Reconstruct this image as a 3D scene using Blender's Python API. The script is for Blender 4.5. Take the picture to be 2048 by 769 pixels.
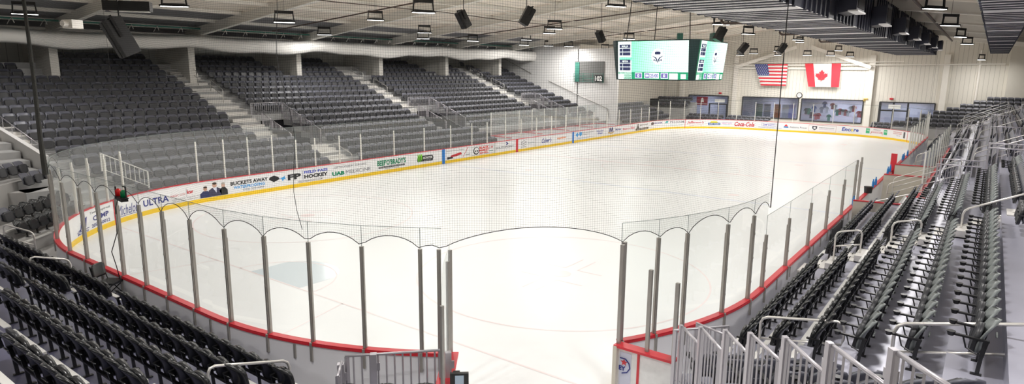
import bpy, math, random
from mathutils import Vector, Matrix
random.seed(4)
for o in list(bpy.data.objects): bpy.data.objects.remove(o)
SC = bpy.context.scene; COL = SC.collection
PI = math.pi
# ------------------------------------------------------------------ camera
CAMP = Vector((-6.8299, -17.2914, 6.4817)); YAW, PITCH, ROLL, FPX = 0.64090, 0.18870, 0.0089, 1270.29
cam = bpy.data.cameras.new('camera'); camo = bpy.data.objects.new('camera', cam); COL.objects.link(camo)
cam.sensor_fit = 'HORIZONTAL'; cam.sensor_width = 36.0; cam.lens = 36.0 * FPX / 2048.0
cam.clip_start = 0.05; cam.clip_end = 400
fw = Vector((math.cos(YAW)*math.cos(PITCH), math.sin(YAW)*math.cos(PITCH), -math.sin(PITCH)))
rt = Vector((math.sin(YAW), -math.cos(YAW), 0)); up = rt.cross(fw)
r2 = rt*math.cos(ROLL) + up*math.sin(ROLL)*1.0; u2 = up*math.cos(ROLL) - rt*math.sin(ROLL)*1.0
M = Matrix((r2, u2, -fw)).transposed().to_4x4(); M.translation = CAMP
camo.matrix_world = M
SC.camera = camo
# ------------------------------------------------------------------ world, exposure
w = bpy.data.worlds.new('world'); SC.world = w; w.use_nodes = True
w.node_tree.nodes['Background'].inputs[0].default_value = (0.95, 0.97, 1, 1)
w.node_tree.nodes['Background'].inputs[1].default_value = 0.6
SC.view_settings.view_transform = 'Standard'; SC.view_settings.look = 'None'
SC.view_settings.gamma = 1.0; SC.view_settings.use_curve_mapping = False
SC.view_settings.exposure = 0.0
LAMP_W = 250.0
try:
    SC.cycles.transparent_max_bounces = 40; SC.cycles.max_bounces = 8; SC.cycles.diffuse_bounces = 5
    SC.cycles.sample_clamp_indirect = 4.0; SC.cycles.caustics_reflective = False; SC.cycles.caustics_refractive = False
except Exception: pass

# ------------------------------------------------------------------ materials
MATS = {}
def mat(name, col, rough=.5, metal=0., spec=.5, var=0., vscale=3., bump=0., bscale=40., emit=None, estr=1.):
    if name in MATS: return MATS[name]
    m = bpy.data.materials.new(name); m.use_nodes = True; nt = m.node_tree; b = nt.nodes['Principled BSDF']
    b.inputs['Base Color'].default_value = (*col, 1); b.inputs['Roughness'].default_value = rough
    b.inputs['Metallic'].default_value = metal; b.inputs['Specular IOR Level'].default_value = spec
    tc = nt.nodes.new('ShaderNodeTexCoord')
    if var > 0:
        n = nt.nodes.new('ShaderNodeTexNoise'); n.inputs['Scale'].default_value = vscale; n.inputs['Detail'].default_value = 6
        nt.links.new(tc.outputs['Object'], n.inputs['Vector'])
        mx = nt.nodes.new('ShaderNodeMix'); mx.data_type = 'RGBA'
        mx.inputs[6].default_value = (*[c*(1-var) for c in col], 1); mx.inputs[7].default_value = (*[min(1, c*(1+var)) for c in col], 1)
        nt.links.new(n.outputs['Fac'], mx.inputs[0]); nt.links.new(mx.outputs[2], b.inputs['Base Color'])
    if bump > 0:
        n2 = nt.nodes.new('ShaderNodeTexNoise'); n2.inputs['Scale'].default_value = bscale; n2.inputs['Detail'].default_value = 4
        nt.links.new(tc.outputs['Object'], n2.inputs['Vector'])
        bp = nt.nodes.new('ShaderNodeBump'); bp.inputs['Strength'].default_value = bump; bp.inputs['Distance'].default_value = .01
        nt.links.new(n2.outputs['Fac'], bp.inputs['Height']); nt.links.new(bp.outputs['Normal'], b.inputs['Normal'])
    if emit:
        b.inputs['Emission Color'].default_value = (*emit, 1); b.inputs['Emission Strength'].default_value = estr
    MATS[name] = m; return m
def stripe_mat(name, col, dark, period, width, axis, rough=.6, bumpy=.5):
    """panel cladding: narrow grooves every period metres along an object axis"""
    m = mat(name, col, rough, var=.04, vscale=.6); nt = m.node_tree; b = nt.nodes['Principled BSDF']
    tc = nt.nodes.new('ShaderNodeTexCoord'); sp = nt.nodes.new('ShaderNodeSeparateXYZ'); nt.links.new(tc.outputs['Object'], sp.inputs[0])
    d = nt.nodes.new('ShaderNodeMath'); d.operation = 'DIVIDE'; d.inputs[1].default_value = period; nt.links.new(sp.outputs[axis], d.inputs[0])
    f = nt.nodes.new('ShaderNodeMath'); f.operation = 'FRACT'; nt.links.new(d.outputs[0], f.inputs[0])
    l = nt.nodes.new('ShaderNodeMath'); l.operation = 'LESS_THAN'; l.inputs[1].default_value = width; nt.links.new(f.outputs[0], l.inputs[0])
    mx = nt.nodes.new('ShaderNodeMix'); mx.data_type = 'RGBA'
    src = b.inputs['Base Color'].links[0].from_socket; nt.links.new(src, mx.inputs[6]); mx.inputs[7].default_value = (*dark, 1)
    nt.links.new(l.outputs[0], mx.inputs[0]); nt.links.new(mx.outputs[2], b.inputs['Base Color'])
    return m
def glass_mat(name, tint, gloss, haze):
    m = bpy.data.materials.new(name); m.use_nodes = True; nt = m.node_tree; nt.nodes.clear()
    out = nt.nodes.new('ShaderNodeOutputMaterial'); t = nt.nodes.new('ShaderNodeBsdfTransparent'); t.inputs[0].default_value = (*tint, 1)
    g = nt.nodes.new('ShaderNodeBsdfGlossy'); g.inputs['Roughness'].default_value = .03
    d = nt.nodes.new('ShaderNodeBsdfDiffuse'); d.inputs[0].default_value = (.85, .87, .87, 1)
    m1 = nt.nodes.new('ShaderNodeMixShader'); lw = nt.nodes.new('ShaderNodeLayerWeight'); lw.inputs[0].default_value = .25
    mu = nt.nodes.new('ShaderNodeMath'); mu.operation = 'MULTIPLY_ADD'; mu.inputs[1].default_value = .12; mu.inputs[2].default_value = gloss
    nt.links.new(lw.outputs['Fresnel'], mu.inputs[0]); nt.links.new(mu.outputs[0], m1.inputs[0])
    nt.links.new(t.outputs[0], m1.inputs[1]); nt.links.new(g.outputs[0], m1.inputs[2])
    m2 = nt.nodes.new('ShaderNodeMixShader'); m2.inputs[0].default_value = haze
    nt.links.new(m1.outputs[0], m2.inputs[1]); nt.links.new(d.outputs[0], m2.inputs[2]); nt.links.new(m2.outputs[0], out.inputs[0])
    MATS[name] = m; return m
def net_mat(name, cell, strand, col):
    m = bpy.data.materials.new(name); m.use_nodes = True; nt = m.node_tree; nt.nodes.clear()
    out = nt.nodes.new('ShaderNodeOutputMaterial'); t = nt.nodes.new('ShaderNodeBsdfTransparent')
    d = nt.nodes.new('ShaderNodeBsdfDiffuse'); d.inputs[0].default_value = (*col, 1)
    uv = nt.nodes.new('ShaderNodeUVMap'); sp = nt.nodes.new('ShaderNodeSeparateXYZ'); nt.links.new(uv.outputs[0], sp.inputs[0])
    res = []
    for ax in (0, 1):
        a = nt.nodes.new('ShaderNodeMath'); a.operation = 'DIVIDE'; a.inputs[1].default_value = cell; nt.links.new(sp.outputs[ax], a.inputs[0])
        f = nt.nodes.new('ShaderNodeMath'); f.operation = 'FRACT'; nt.links.new(a.outputs[0], f.inputs[0])
        l = nt.nodes.new('ShaderNodeMath'); l.operation = 'LESS_THAN'; l.inputs[1].default_value = strand/cell; nt.links.new(f.outputs[0], l.inputs[0]); res.append(l)
    mx = nt.nodes.new('ShaderNodeMath'); mx.operation = 'MAXIMUM'; nt.links.new(res[0].outputs[0], mx.inputs[0]); nt.links.new(res[1].outputs[0], mx.inputs[1])
    ms = nt.nodes.new('ShaderNodeMixShader'); nt.links.new(mx.outputs[0], ms.inputs[0]); nt.links.new(t.outputs[0], ms.inputs[1]); nt.links.new(d.outputs[0], ms.inputs[2])
    nt.links.new(ms.outputs[0], out.inputs[0]); MATS[name] = m; return m

M_ICE = mat('ice', (.84, .855, .86), .16, spec=.28, var=.02, vscale=.25)
nt = M_ICE.node_tree   # skate scuffs: stretched noise drives roughness and a faint grey
b = nt.nodes['Principled BSDF']; tc = nt.nodes.new('ShaderNodeTexCoord'); mp = nt.nodes.new('ShaderNodeMapping')
mp.inputs['Rotation'].default_value = (0, 0, .35); mp.inputs['Scale'].default_value = (.08, .35, 1)
nz = nt.nodes.new('ShaderNodeTexNoise'); nz.inputs['Scale'].default_value = 2.2; nz.inputs['Detail'].default_value = 9
nt.links.new(tc.outputs['Object'], mp.inputs[0]); nt.links.new(mp.outputs[0], nz.inputs['Vector'])
rp = nt.nodes.new('ShaderNodeMapRange'); rp.inputs[1].default_value = .3; rp.inputs[2].default_value = .75; rp.inputs[3].default_value = .3; rp.inputs[4].default_value = .4
nt.links.new(nz.outputs['Fac'], rp.inputs[0]); nt.links.new(rp.outputs[0], b.inputs['Roughness'])
M_CONC = mat('grey_concrete', (.42, .41, .4), .55, var=.18, vscale=1.5, bump=.2)
M_TREAD = mat('coated_aluminium_deck', (.44, .44, .53), .3, metal=.25, var=.25, vscale=.8, bump=.05, bscale=8)
M_TREADN = mat('navy_deck', (.13, .13, .21), .35, metal=.2, var=.3, vscale=2)
M_STAIR = mat('pale_stair', (.72, .7, .67), .5, var=.12, vscale=3)
M_TREADL = mat('pale_aluminium_deck', (.5, .5, .5), .4, metal=.2, var=.2, vscale=1.2)
M_RISER = mat('riser_panel', (.35, .35, .35), .5, var=.2, vscale=1)
M_BEIGE = mat('beige_partition', (.62, .58, .5), .5, var=.05)
M_NOSE = mat('white_nosing', (.8, .79, .76), .45)
M_SEAT = mat('black_seat_plastic', (.013, .014, .016), .27, spec=.5, bump=.04, bscale=150)
M_SEATN = mat('navy_black_seat_plastic', (.105, .108, .135), .42, spec=.5)  # navy of the corner seats; elsewhere lit backs painted into the colour
M_SEATG = mat('sheen_seat_shell', (.2, .22, .22), .4)  # sheen on the upper right rows' backs, painted as a lighter grey
M_PANN = mat('shaded_seat_pan', (.03, .031, .036), .4)  # kept darker than the backs to paint shade on the folded pans
M_ARM = mat('black_arm_plastic', (.012, .012, .013), .35)
M_STEEL = mat('brushed_steel', (.74, .72, .69), .3, metal=.6, var=.08, vscale=6)
M_POST = mat('aluminium_post', (.42, .4, .37), .4, metal=.55, var=.15, vscale=4)
M_POSTL = mat('pale_post', (.8, .79, .74), .5, metal=.0, var=.05)
M_PICK = mat('galvanised_picket', (.55, .53, .57), .38, metal=.6)
M_WHITE = mat('board_white', (.84, .84, .85), .35, var=.02, vscale=2)
M_OUT = mat('board_outside', (.86, .86, .9), .4, var=.04, vscale=1)
M_RED = mat('cap_red', (.62, .03, .045), .35)
M_YEL = mat('kick_yellow', (.9, .6, .02), .4)
M_BLUE = mat('line_blue', (.02, .2, .6), .4)
M_GLASS = glass_mat('clear_rink_glass', (.96, .975, .97), .01, .015)
M_GLASSH = glass_mat('scuffed_rink_glass', (.94, .955, .95), .02, .13)
M_WIN = glass_mat('window_glass', (.75, .78, .85), .08, .0)
M_NET = net_mat('black_netting', .046, .0023, (.03, .03, .03))
M_EDGE = mat('glass_edge', (.25, .3, .29), .3)
M_ROPE = mat('net_rope', (.02, .02, .02), .7)
M_CEIL = mat('roof_insulation', (.9, .82, .72), .8, var=.08, vscale=.4, bump=.3, bscale=2)
M_BEAM = mat('white_beam', (.84, .81, .75), .5, var=.04)
M_CREAM = stripe_mat('cream_wall_cladding', (.78, .75, .68), (.45, .43, .38), .41, .07, 'Y')
M_CREAMX = stripe_mat('grey_wall_cladding', (.52, .52, .49), (.25, .25, .24), .6, .05, 'X')
M_BLOCK = mat('painted_block', (.7, .67, .6), .7, var=.03, bump=.2, bscale=6)
M_WALLW = mat('white_plaster', (.74, .73, .72), .6, var=.03)
M_BAND = mat('white_fabric', (.95, .93, .89), .7, var=.02, vscale=1)
M_DUCT = mat('duct_bounce_grey', (.85, .83, .82), .45, metal=.2, var=.05)  # pale underside, brightened in colour for light bounced off the ice
M_DUCTD = mat('duct_navy', (.035, .037, .055), .5, metal=.2)
M_BLACK = mat('black_metal', (.012, .012, .013), .4)
M_LENS = mat('lamp_lens', (1, 1, 1), .4, emit=(1, .98, .95), estr=9)
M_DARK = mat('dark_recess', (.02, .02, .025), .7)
M_GREEN = mat('green_steel', (.05, .22, .17), .5)
M_PIPE = mat('dark_pipe', (.08, .05, .04), .5)

# ------------------------------------------------------------------ mesh helpers
class MB:
    def __init__(s): s.v = []; s.f = []; s.mi = []; s.cur = 0
    def add(s, vs, fs):
        n = len(s.v); s.v += [tuple(v) for v in vs]; s.f += [tuple(i+n for i in f) for f in fs]; s.mi += [s.cur]*len(fs); return s
    def box(s, c, d, rz=0., ry=0., rx=0.):
        x, y, z = d[0]/2, d[1]/2, d[2]/2
        vs = [Vector((a*x, b*y, e*z)) for a in (-1, 1) for b in (-1, 1) for e in (-1, 1)]
        R = Matrix.Rotation(rz, 3, 'Z') @ Matrix.Rotation(ry, 3, 'Y') @ Matrix.Rotation(rx, 3, 'X'); c = Vector(c)
        return s.add([R @ v + c for v in vs], [(0,1,3,2),(4,6,7,5),(0,4,5,1),(2,3,7,6),(0,2,6,4),(1,5,7,3)])
    def bb(s, x0, x1, y0, y1, z0, z1): return s.box(((x0+x1)/2, (y0+y1)/2, (z0+z1)/2), (abs(x1-x0), abs(y1-y0), abs(z1-z0)))
    def tube(s, pts, r, n=8, closed=False):
        pts = [Vector(p) for p in pts]; N = len(pts); base = len(s.v); prev = None
        for i, p in enumerate(pts):
            if i == 0: t = pts[1]-pts[0]
            elif i == N-1: t = pts[-1]-pts[-2]
            else: t = (pts[i+1]-p).normalized() + (p-pts[i-1]).normalized()
            t.normalize()
            if prev is None: a = t.orthogonal().normalized()
            else: a = (prev - t*prev.dot(t)).normalized()
            prev = a; b_ = t.cross(a)
            rr = r[i] if isinstance(r, (list, tuple)) else r
            for k in range(n): s.v.append(tuple(p + a*math.cos(2*PI*k/n)*rr + b_*math.sin(2*PI*k/n)*rr))
        for i in range(N-1):
            for k in range(n):
                s.f.append((base+i*n+k, base+i*n+(k+1) % n, base+(i+1)*n+(k+1) % n, base+(i+1)*n+k)); s.mi.append(s.cur)
        s.f.append(tuple(base+k for k in range(n))[::-1]); s.f.append(tuple(base+(N-1)*n+k for k in range(n))); s.mi += [s.cur]*2
        return s
    def bar(s, p0, p1, wd, ht):
        p0, p1 = Vector(p0), Vector(p1); t = (p1-p0).normalized(); a = t.cross(Vector((0, 0, 1)))
        if a.length < 1e-4: a = Vector((1, 0, 0))
        a.normalize(); b_ = a.cross(t)
        vs = [p + a*sx*wd/2 + b_*sy*ht/2 for p in (p0, p1) for sx, sy in ((-1,-1),(1,-1),(1,1),(-1,1))]
        return s.add(vs, [(0,1,2,3),(7,6,5,4),(0,4,5,1),(1,5,6,2),(2,6,7,3),(3,7,4,0)])
    def poly(s, pts): return s.add(pts, [tuple(range(len(pts)))])
    def prism(s, pts, off):
        n = len(pts); off = Vector(off); a = [Vector(p) for p in pts]; b_ = [p+off for p in a]
        return s.add(a+b_, [tuple(range(n))[::-1], tuple(range(n, 2*n))] + [(i, (i+1) % n, (i+1) % n+n, i+n) for i in range(n)])
    def mesh(s, name, mats, smooth=False):
        me = bpy.data.meshes.new(name); me.from_pydata(s.v, [], s.f)
        for m in (mats if isinstance(mats, (list, tuple)) else [mats]): me.materials.append(m)
        if any(s.mi): me.polygons.foreach_set('material_index', s.mi)
        if smooth: me.polygons.foreach_set('use_smooth', [True]*len(me.polygons))
        me.update(); return me
def obj(name, mb, m, parent=None, smooth=False, label=None):
    me = mb.mesh(name, m, smooth) if isinstance(mb, MB) else mb
    o = bpy.data.objects.new(name, me); COL.objects.link(o)
    if parent: o.parent = parent
    if label: o['label'] = label
    return o
def tag(o, label, cat, group=None, kind=None):
    o['label'] = label; o['category'] = cat
    if group: o['group'] = group
    if kind: o['kind'] = kind
    return o
def thing(name, label, cat, loc=(0, 0, 0), rz=0., group=None):
    o = bpy.data.objects.new(name, None); COL.objects.link(o); o.location = loc; o.rotation_euler = (0, 0, rz)
    o.empty_display_size = .2
    return tag(o, label, cat, group)
def struct(name, mb, m, label=None):
    o = obj(name, mb, m); o['kind'] = 'structure'
    if label: o['label'] = label
    return o
def wpart(name, mb, m, root, smooth=False, label=None):
    """part whose mesh is given in world coordinates under an unrotated root"""
    L0 = root.location
    if L0.length > 0: mb.v = [(a-L0.x, b_-L0.y, c-L0.z) for a, b_, c in mb.v]
    return obj(name, mb, m, root, smooth, label)
_fc = {}
def text_mesh(txt, size=1., bold=0., shear=0., space=1.0):
    key = (txt, bold, shear, space)
    if key not in _fc:
        c = bpy.data.curves.new('t', 'FONT'); c.body = txt; c.offset = bold; c.shear = shear; c.resolution_u = 2; c.space_character = space
        o = bpy.data.objects.new('t', c); COL.objects.link(o); dg = bpy.context.evaluated_depsgraph_get()
        me = bpy.data.meshes.new_from_object(o.evaluated_get(dg)); vs = [v.co.copy() for v in me.vertices]; fs = [tuple(p.vertices) for p in me.polygons]
        bpy.data.objects.remove(o); bpy.data.meshes.remove(me); bpy.data.curves.remove(c)
        x0 = min(v.x for v in vs); x1 = max(v.x for v in vs); y0 = min(v.y for v in vs); y1 = max(v.y for v in vs)
        _fc[key] = ([((v.x-x0)/(x1-x0), (v.y-y0)/(y1-y0)) for v in vs], fs)
    return _fc[key]
def flat_text(mb, txt, o, ux, uy, wd, ht, bold=.02, shear=0.):
    vs, fs = text_mesh(txt, bold=bold, shear=shear); o, ux, uy = Vector(o), Vector(ux), Vector(uy)
    mb.add([o + ux*(a*wd) + uy*(b_*ht) for a, b_ in vs], fs); return mb

# ------------------------------------------------------------------ rink path
L, W, R = 68.99, 26.16, 9.2
HW = W/2; A0 = HW-R; Q = R*PI/2; ST = L-2*R
SEG = [A0, Q, ST, Q, 2*A0, Q, ST, Q, A0]; TOT = sum(SEG); S7 = sum(SEG[:7])
def path(s, off=0.):
    s = s % TOT; i = 0
    while s > SEG[i] and i < 8: s -= SEG[i]; i += 1
    if i == 0: x, y, nx, ny = 0, s, -1, 0
    elif i == 1: t = s/R; x, y, nx, ny = R-R*math.cos(t), A0+R*math.sin(t), -math.cos(t), math.sin(t)
    elif i == 2: x, y, nx, ny = R+s, HW, 0, 1
    elif i == 3: t = s/R; x, y, nx, ny = L-R+R*math.sin(t), A0+R*math.cos(t), math.sin(t), math.cos(t)
    elif i == 4: x, y, nx, ny = L, A0-s, 1, 0
    elif i == 5: t = s/R; x, y, nx, ny = L-R+R*math.cos(t), -A0-R*math.sin(t), math.cos(t), -math.sin(t)
    elif i == 6: x, y, nx, ny = L-R-s, -HW, 0, -1
    elif i == 7: t = s/R; x, y, nx, ny = R-R*math.sin(t), -A0-R*math.cos(t), -math.sin(t), -math.cos(t)
    else: x, y, nx, ny = 0, -A0+s, -1, 0
    return x+nx*off, y+ny*off, nx, ny
GATE0, GATE1 = S7 + R*math.radians(31.9), S7 + R*math.radians(54.3)     # open rink gate in the near right corner
BH = 1.056
def sweep(mb, s0, s1, prof, ds=.35):
    """sweep closed profile [(off, z)...] along the rink path"""
    n = max(1, int(abs(s1-s0)/ds)); m = len(prof); base = len(mb.v)
    for i in range(n+1):
        s = s0+(s1-s0)*i/n
        for off, z in prof: x, y, _, _ = path(s, off); mb.v.append((x, y, z))
    for i in range(n):
        for k in range(m):
            mb.f.append((base+i*m+k, base+i*m+(k+1) % m, base+(i+1)*m+(k+1) % m, base+(i+1)*m+k)); mb.mi.append(mb.cur)
    mb.f.append(tuple(base+k for k in range(m))); mb.f.append(tuple(base+n*m+k for k in range(m))[::-1]); mb.mi += [mb.cur]*2
    return mb
# ================================================================== SETTING
mb = MB(); n = 200
vs = [(path(TOT*i/n)[0], path(TOT*i/n)[1], 0) for i in range(n)]
mb.add(vs, [tuple(range(n))]); mb.poly([(-9, -9.5, -.004), (2.0, -8.6, -.004), (6.2, -12.6, -.004), (-1.8, -20.2, -.004)])
ice = struct('floor', mb, M_ICE, 'white ice sheet of the rink')
struct('floor_concourse', MB().bb(-24, 84, -32, 36, -.12, -.012), M_CONC, 'grey concrete slab around the rink')
# walls
XF = 77.
wins = [(15.5, 10.2, 0.0, 3.5), (8.34, 1.6, .95, 3.47), (1.25, -5.42, .82, 3.45), (-7.1, -12.4, 0.0, 3.36)]   # y left, y right, z0, z1
def wall_with_holes(name, x, y0, y1, z0, z1, holes, m, lab):
    mb = MB(); ys = sorted({y0, y1} | {h[0] for h in holes} | {h[1] for h in holes})
    for a, b_ in zip(ys[:-1], ys[1:]):
        c = (a+b_)/2; h = [q for q in holes if min(q[0], q[1]) < c < max(q[0], q[1])]
        if not h: mb.bb(x, x+.3, a, b_, z0, z1)
        else:
            if h[0][2] > z0: mb.bb(x, x+.3, a, b_, z0, h[0][2])
            if h[0][3] < z1: mb.bb(x, x+.3, a, b_, h[0][3], z1)
    return struct(name, mb, m, lab)
wall_with_holes('wall_back', XF, -18.3, 22, 3.42, 13, [], M_CREAM, 'far end wall, cream vertical metal cladding above painted block')
wall_with_holes('wall_back_base', XF-.02, -18.3, 22, -.01, 3.42, [(a, b_, c, 3.42) for a, b_, c, d in wins], M_BLOCK, 'painted block base of far end wall')
struct('wall_back_side', MB().bb(XF-1.2, XF, -32, -18.3, -.01, 12), M_BLOCK, 'pale block wall at the right of the far end')
struct('wall_left', MB().bb(-24, 54, 31.8, 32.1, -.01, 12), M_CREAMX, 'grey clad back wall behind the left stand')
struct('wall_right', MB().bb(-24, 84, -30.3, -30, -.01, 12), M_BLOCK)
struct('wall_front', MB().bb(-23, -22.7, -32, 36, -.01, 12), M_BLOCK)
mb = MB().bb(54, 54.25, 19.2, 31.8, -.01, 9.2); struct('wall_stand_end', mb, M_WALLW, 'white wall closing the left stand at its far end')
struct('wall_corner_room', MB().bb(54.25, XF, 19.2, 19.45, -.01, 9.4), M_BLOCK, 'beige wall above the far left corner seats')
# roof
def zroof(y): return 12.1 - .115*abs(y-1.5)
mb = MB()
for ya, yb in ((-30, 1.5), (1.5, 32.1)):
    mb.prism([(-23, ya, zroof(ya)), (-23, yb, zroof(yb)), (-23, yb, zroof(yb)+.25), (-23, ya, zroof(ya)+.25)], (107, 0, 0))
struct('ceiling', mb, M_CEIL, 'beige insulated pitched roof lining')
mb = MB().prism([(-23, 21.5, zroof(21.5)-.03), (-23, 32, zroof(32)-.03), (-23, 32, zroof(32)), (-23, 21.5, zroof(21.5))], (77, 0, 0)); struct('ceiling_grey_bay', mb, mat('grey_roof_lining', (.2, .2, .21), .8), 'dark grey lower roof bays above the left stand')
COLX = [-1.1, 7.5, 15.6, 24.1, 32.6, 41.3, 50.0, 58.6, 67.2]
for i, x in enumerate(COLX):
    t = thing('roof_frame', 'white steel roof rafter, number %s from the near end of the rink' % ['one','two','three','four','five','six','seven','eight','nine'][i], 'beam', (x, 1.5, 11.8), group='roof frames')
    t['kind'] = 'structure'; del t['category']
    f = MB()
    for ye in (27.4, -26.):
        f.bar((x, 1.5, zroof(1.5)-.35), (x, ye, zroof(ye)-.42), .16, .55); f.bar((x, 1.5, zroof(1.5)-.62), (x, ye, zroof(ye)-.7), .3, .05)
    wpart('rafter', f, M_BEAM, t)
    br = MB()
    for k in range(16):
        y = 25.5-3.1*k
        br.bar((x, y, zroof(y)-.6), (x+1.3, y+.2, zroof(y)-.1), .07, .07)
    wpart('brace', br, M_BEAM, t)
for k in range(19):
    y = 29.5-3.05*k
    o = struct('trim_purlin', MB().bar((-22, y, zroof(y)-.12), (76.9, y, zroof(y)-.12), .08, .2), M_BEAM)
# left stand columns
for i, x in enumerate(COLX[:7]):
    o = obj('wall_column', MB().bb(x-.22, x+.22, 26.9, 27.8, 3.2, 8.6).bb(x-.06, x+.06, 27.8, 31.8, 3.2, 8.3), M_BEAM)
    tag(o, 'pale tapered steel column, %s of those rising through the left stand' % ['nearest', 'second', 'third', 'fourth', 'fifth', 'sixth', 'farthest'][i], 'column', 'columns of the left stand', 'structure')
# long white fabric band
mb = MB(); N = 220
for i in range(N+1):
    x = -14+90*i/N; w1 = .12*math.sin(x*.55)+.07*math.sin(x*1.3+1); sw = .035*math.sin(x*5)
    zt = 8.46+.006*x + w1*.4; zb = 7.62 + w1
    mb.v += [(x, 25.2+sw, zt), (x, 24.85+sw, zt-.25), (x, 24.8+sw, (zt+zb)/2), (x, 24.95+sw, zb+.1), (x, 25.3+sw, zb), (x, 25.6, (zt+zb)/2)]
for i in range(N):
    for k in range(6): mb.f.append((i*6+k, i*6+(k+1) % 6, i*6+6+(k+1) % 6, i*6+6+k)); mb.mi.append(0)
t = thing('fabric_air_duct', 'long wavy white fabric band hung below the roof edge over the left stand', 'duct', (0, 25.2, 8))
wpart('fabric_tube', mb, M_BAND, t, True)
mb = MB().tube([(-14, 25.3, 9.0), (76, 25.3, 9.15)], .05, 6); wpart('support_rail', mb, M_GREEN, t)
mb = MB()
for i in range(58):
    x = -13+1.5*i; mb.tube([(x, 25.25, 8.7), (x+.1, 25.1, 8.95), (x+.25, 25.25, 9.05), (x+.35, 25.3, 8.8)], .02, 5)
h = wpart('hanger_hook', mb, M_STEEL, t); h['kind'] = 'stuff'
# ================================================================== ICE MARKINGS
M_LINE = mat('red_line_under_ice', (.84, .735, .735), .3); M_BLINE = mat('blue_line_under_ice', (.74, .78, .86), .3); M_CREASE = mat('crease_blue', (.7, .77, .81), .2)
GL = 3.93; ZI = .003
def strip(mb, p, q, wd): 
    p, q = Vector((*p, ZI)), Vector((*q, ZI)); t = (q-p).normalized(); n_ = Vector((-t.y, t.x, 0))*wd/2
    return mb.poly([p-n_, q-n_, q+n_, p+n_])
def ring(mb, cx, cy, r, wd, n=64, a0=0, a1=2*PI):
    for i in range(n):
        a, b_ = a0+(a1-a0)*i/n, a0+(a1-a0)*(i+1)/n
        mb.poly([(cx+(r-wd/2)*math.cos(a), cy+(r-wd/2)*math.sin(a), ZI), (cx+(r+wd/2)*math.cos(a), cy+(r+wd/2)*math.sin(a), ZI),
                 (cx+(r+wd/2)*math.cos(b_), cy+(r+wd/2)*math.sin(b_), ZI), (cx+(r-wd/2)*math.cos(b_), cy+(r-wd/2)*math.sin(b_), ZI)])
def circ(mb, cx, cy, r, n=24): mb.poly([(cx+r*math.cos(2*PI*i/n), cy+r*math.sin(2*PI*i/n), ZI) for i in range(n)])
mb = MB(); yg = A0 + math.sqrt(R*R-(R-GL)**2)
for sx in (0, 1):
    X = (lambda x: x) if not sx else (lambda x: L-x)
    strip(mb, (X(GL), -yg), (X(GL), yg), .06)
    for sy in (-1, 1):
        strip(mb, (X(GL), sy*3.35), (X(0.02), sy*4.3), .05)
        cx, cy = X(GL+6.1), sy*6.75
        ring(mb, cx, cy, 4.65, .06); circ(mb, cx, cy, .32)
        for a in (-1, 1):
            for c in (-1, 1):
                strip(mb, (cx+a*.62, cy+c*.24), (cx+a*1.82, cy+c*.24), .05); strip(mb, (cx+a*.62, cy+c*.24), (cx+a*.62, cy+c*1.15), .05)
    ring(mb, X(GL), 0, 1.9, .05, 30, -PI/2 if not sx else PI/2, PI/2 if not sx else 3*PI/2)
strip(mb, (L/2, -HW), (L/2, HW), .3); ring(mb, L/2, 0, 4.6, .05)
for sx in (-1, 1):
    for sy in (-1, 1): circ(mb, L/2+sx*7.2, sy*6.75, .3)
struct('trim_red_ice_markings', mb, M_LINE, 'faint red lines and face-off circles under the ice')
mb = MB()
for s in (-1, 1): strip(mb, (L/2+s*8.7, -HW), (L/2+s*8.7, HW), .3)
struct('trim_blue_lines', mb, M_BLINE)
mb = MB(); ZI = .0016
for gx, sg in ((GL, 1), (L-GL, -1)):
    pts = [(gx, -1.3, ZI), (gx, 1.3, ZI)]
    for i in range(13): a = PI/2-PI*i/12*1.0; pts.append((gx+sg*(1.15+.95*math.cos(a)), 1.3*math.sin(a), ZI))
    mb.poly(pts)
struct('trim_goal_crease', mb, M_CREASE, 'pale blue goal crease'); ZI = .003
# ================================================================== BOARDS
BD = thing('rink_boards', 'white dasher boards with red cap, yellow kick plate and glass all round the ice', 'rink boards')
RUNS = [(GATE1, TOT+GATE0)]
def runs(off0, off1, z0, z1):
    mb = MB()
    for a, b_ in RUNS: sweep(mb, a, b_, [(off0, z0), (off1, z0), (off1, z1), (off0, z1)])
    return mb
obj('board_panel', runs(0, .04, 0, BH-.03), M_WHITE, BD)
obj('outer_panel', runs(.07, .1, 0, BH-.05), M_OUT, BD, label='pale grey outside face of the boards')
obj('cap_rail', runs(-.03, .115, BH-.03, BH), M_RED, BD, label='red cap rail along the top of the boards')
obj('cap_lip', runs(.1, .125, BH-.07, BH-.032), M_RED, BD)
obj('kick_plate', runs(-.012, 0, .0, .2), M_YEL, BD, label='yellow kick plate at ice level')
def bmark(name, s, wd, z0, z1, m, lab=None, off=-.015):
    return obj(name, sweep(MB(), s-wd/2, s+wd/2, [(off, z0), (off+.006, z0), (off+.006, z1), (off, z1)], .2), m, BD, label=lab)
s_c = A0+Q+(L/2-R)
bmark('centre_line_mark', s_c, .3, 0, BH+.01, M_RED, 'red centre line painted on the boards')
for s in (s_c-8.7, s_c+8.7): bmark('blue_line_mark', s, .3, 0, BH-.03, M_BLUE, 'blue line painted on the boards')
for s in (12.76, 74.85, 99.55): bmark('goal_line_mark', s, .05, 0, BH-.03, M_RED)
for s in (40.75, 46.2): bmark('panel_seam', s, .05, .2, BH-.03, M_POST)
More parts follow.
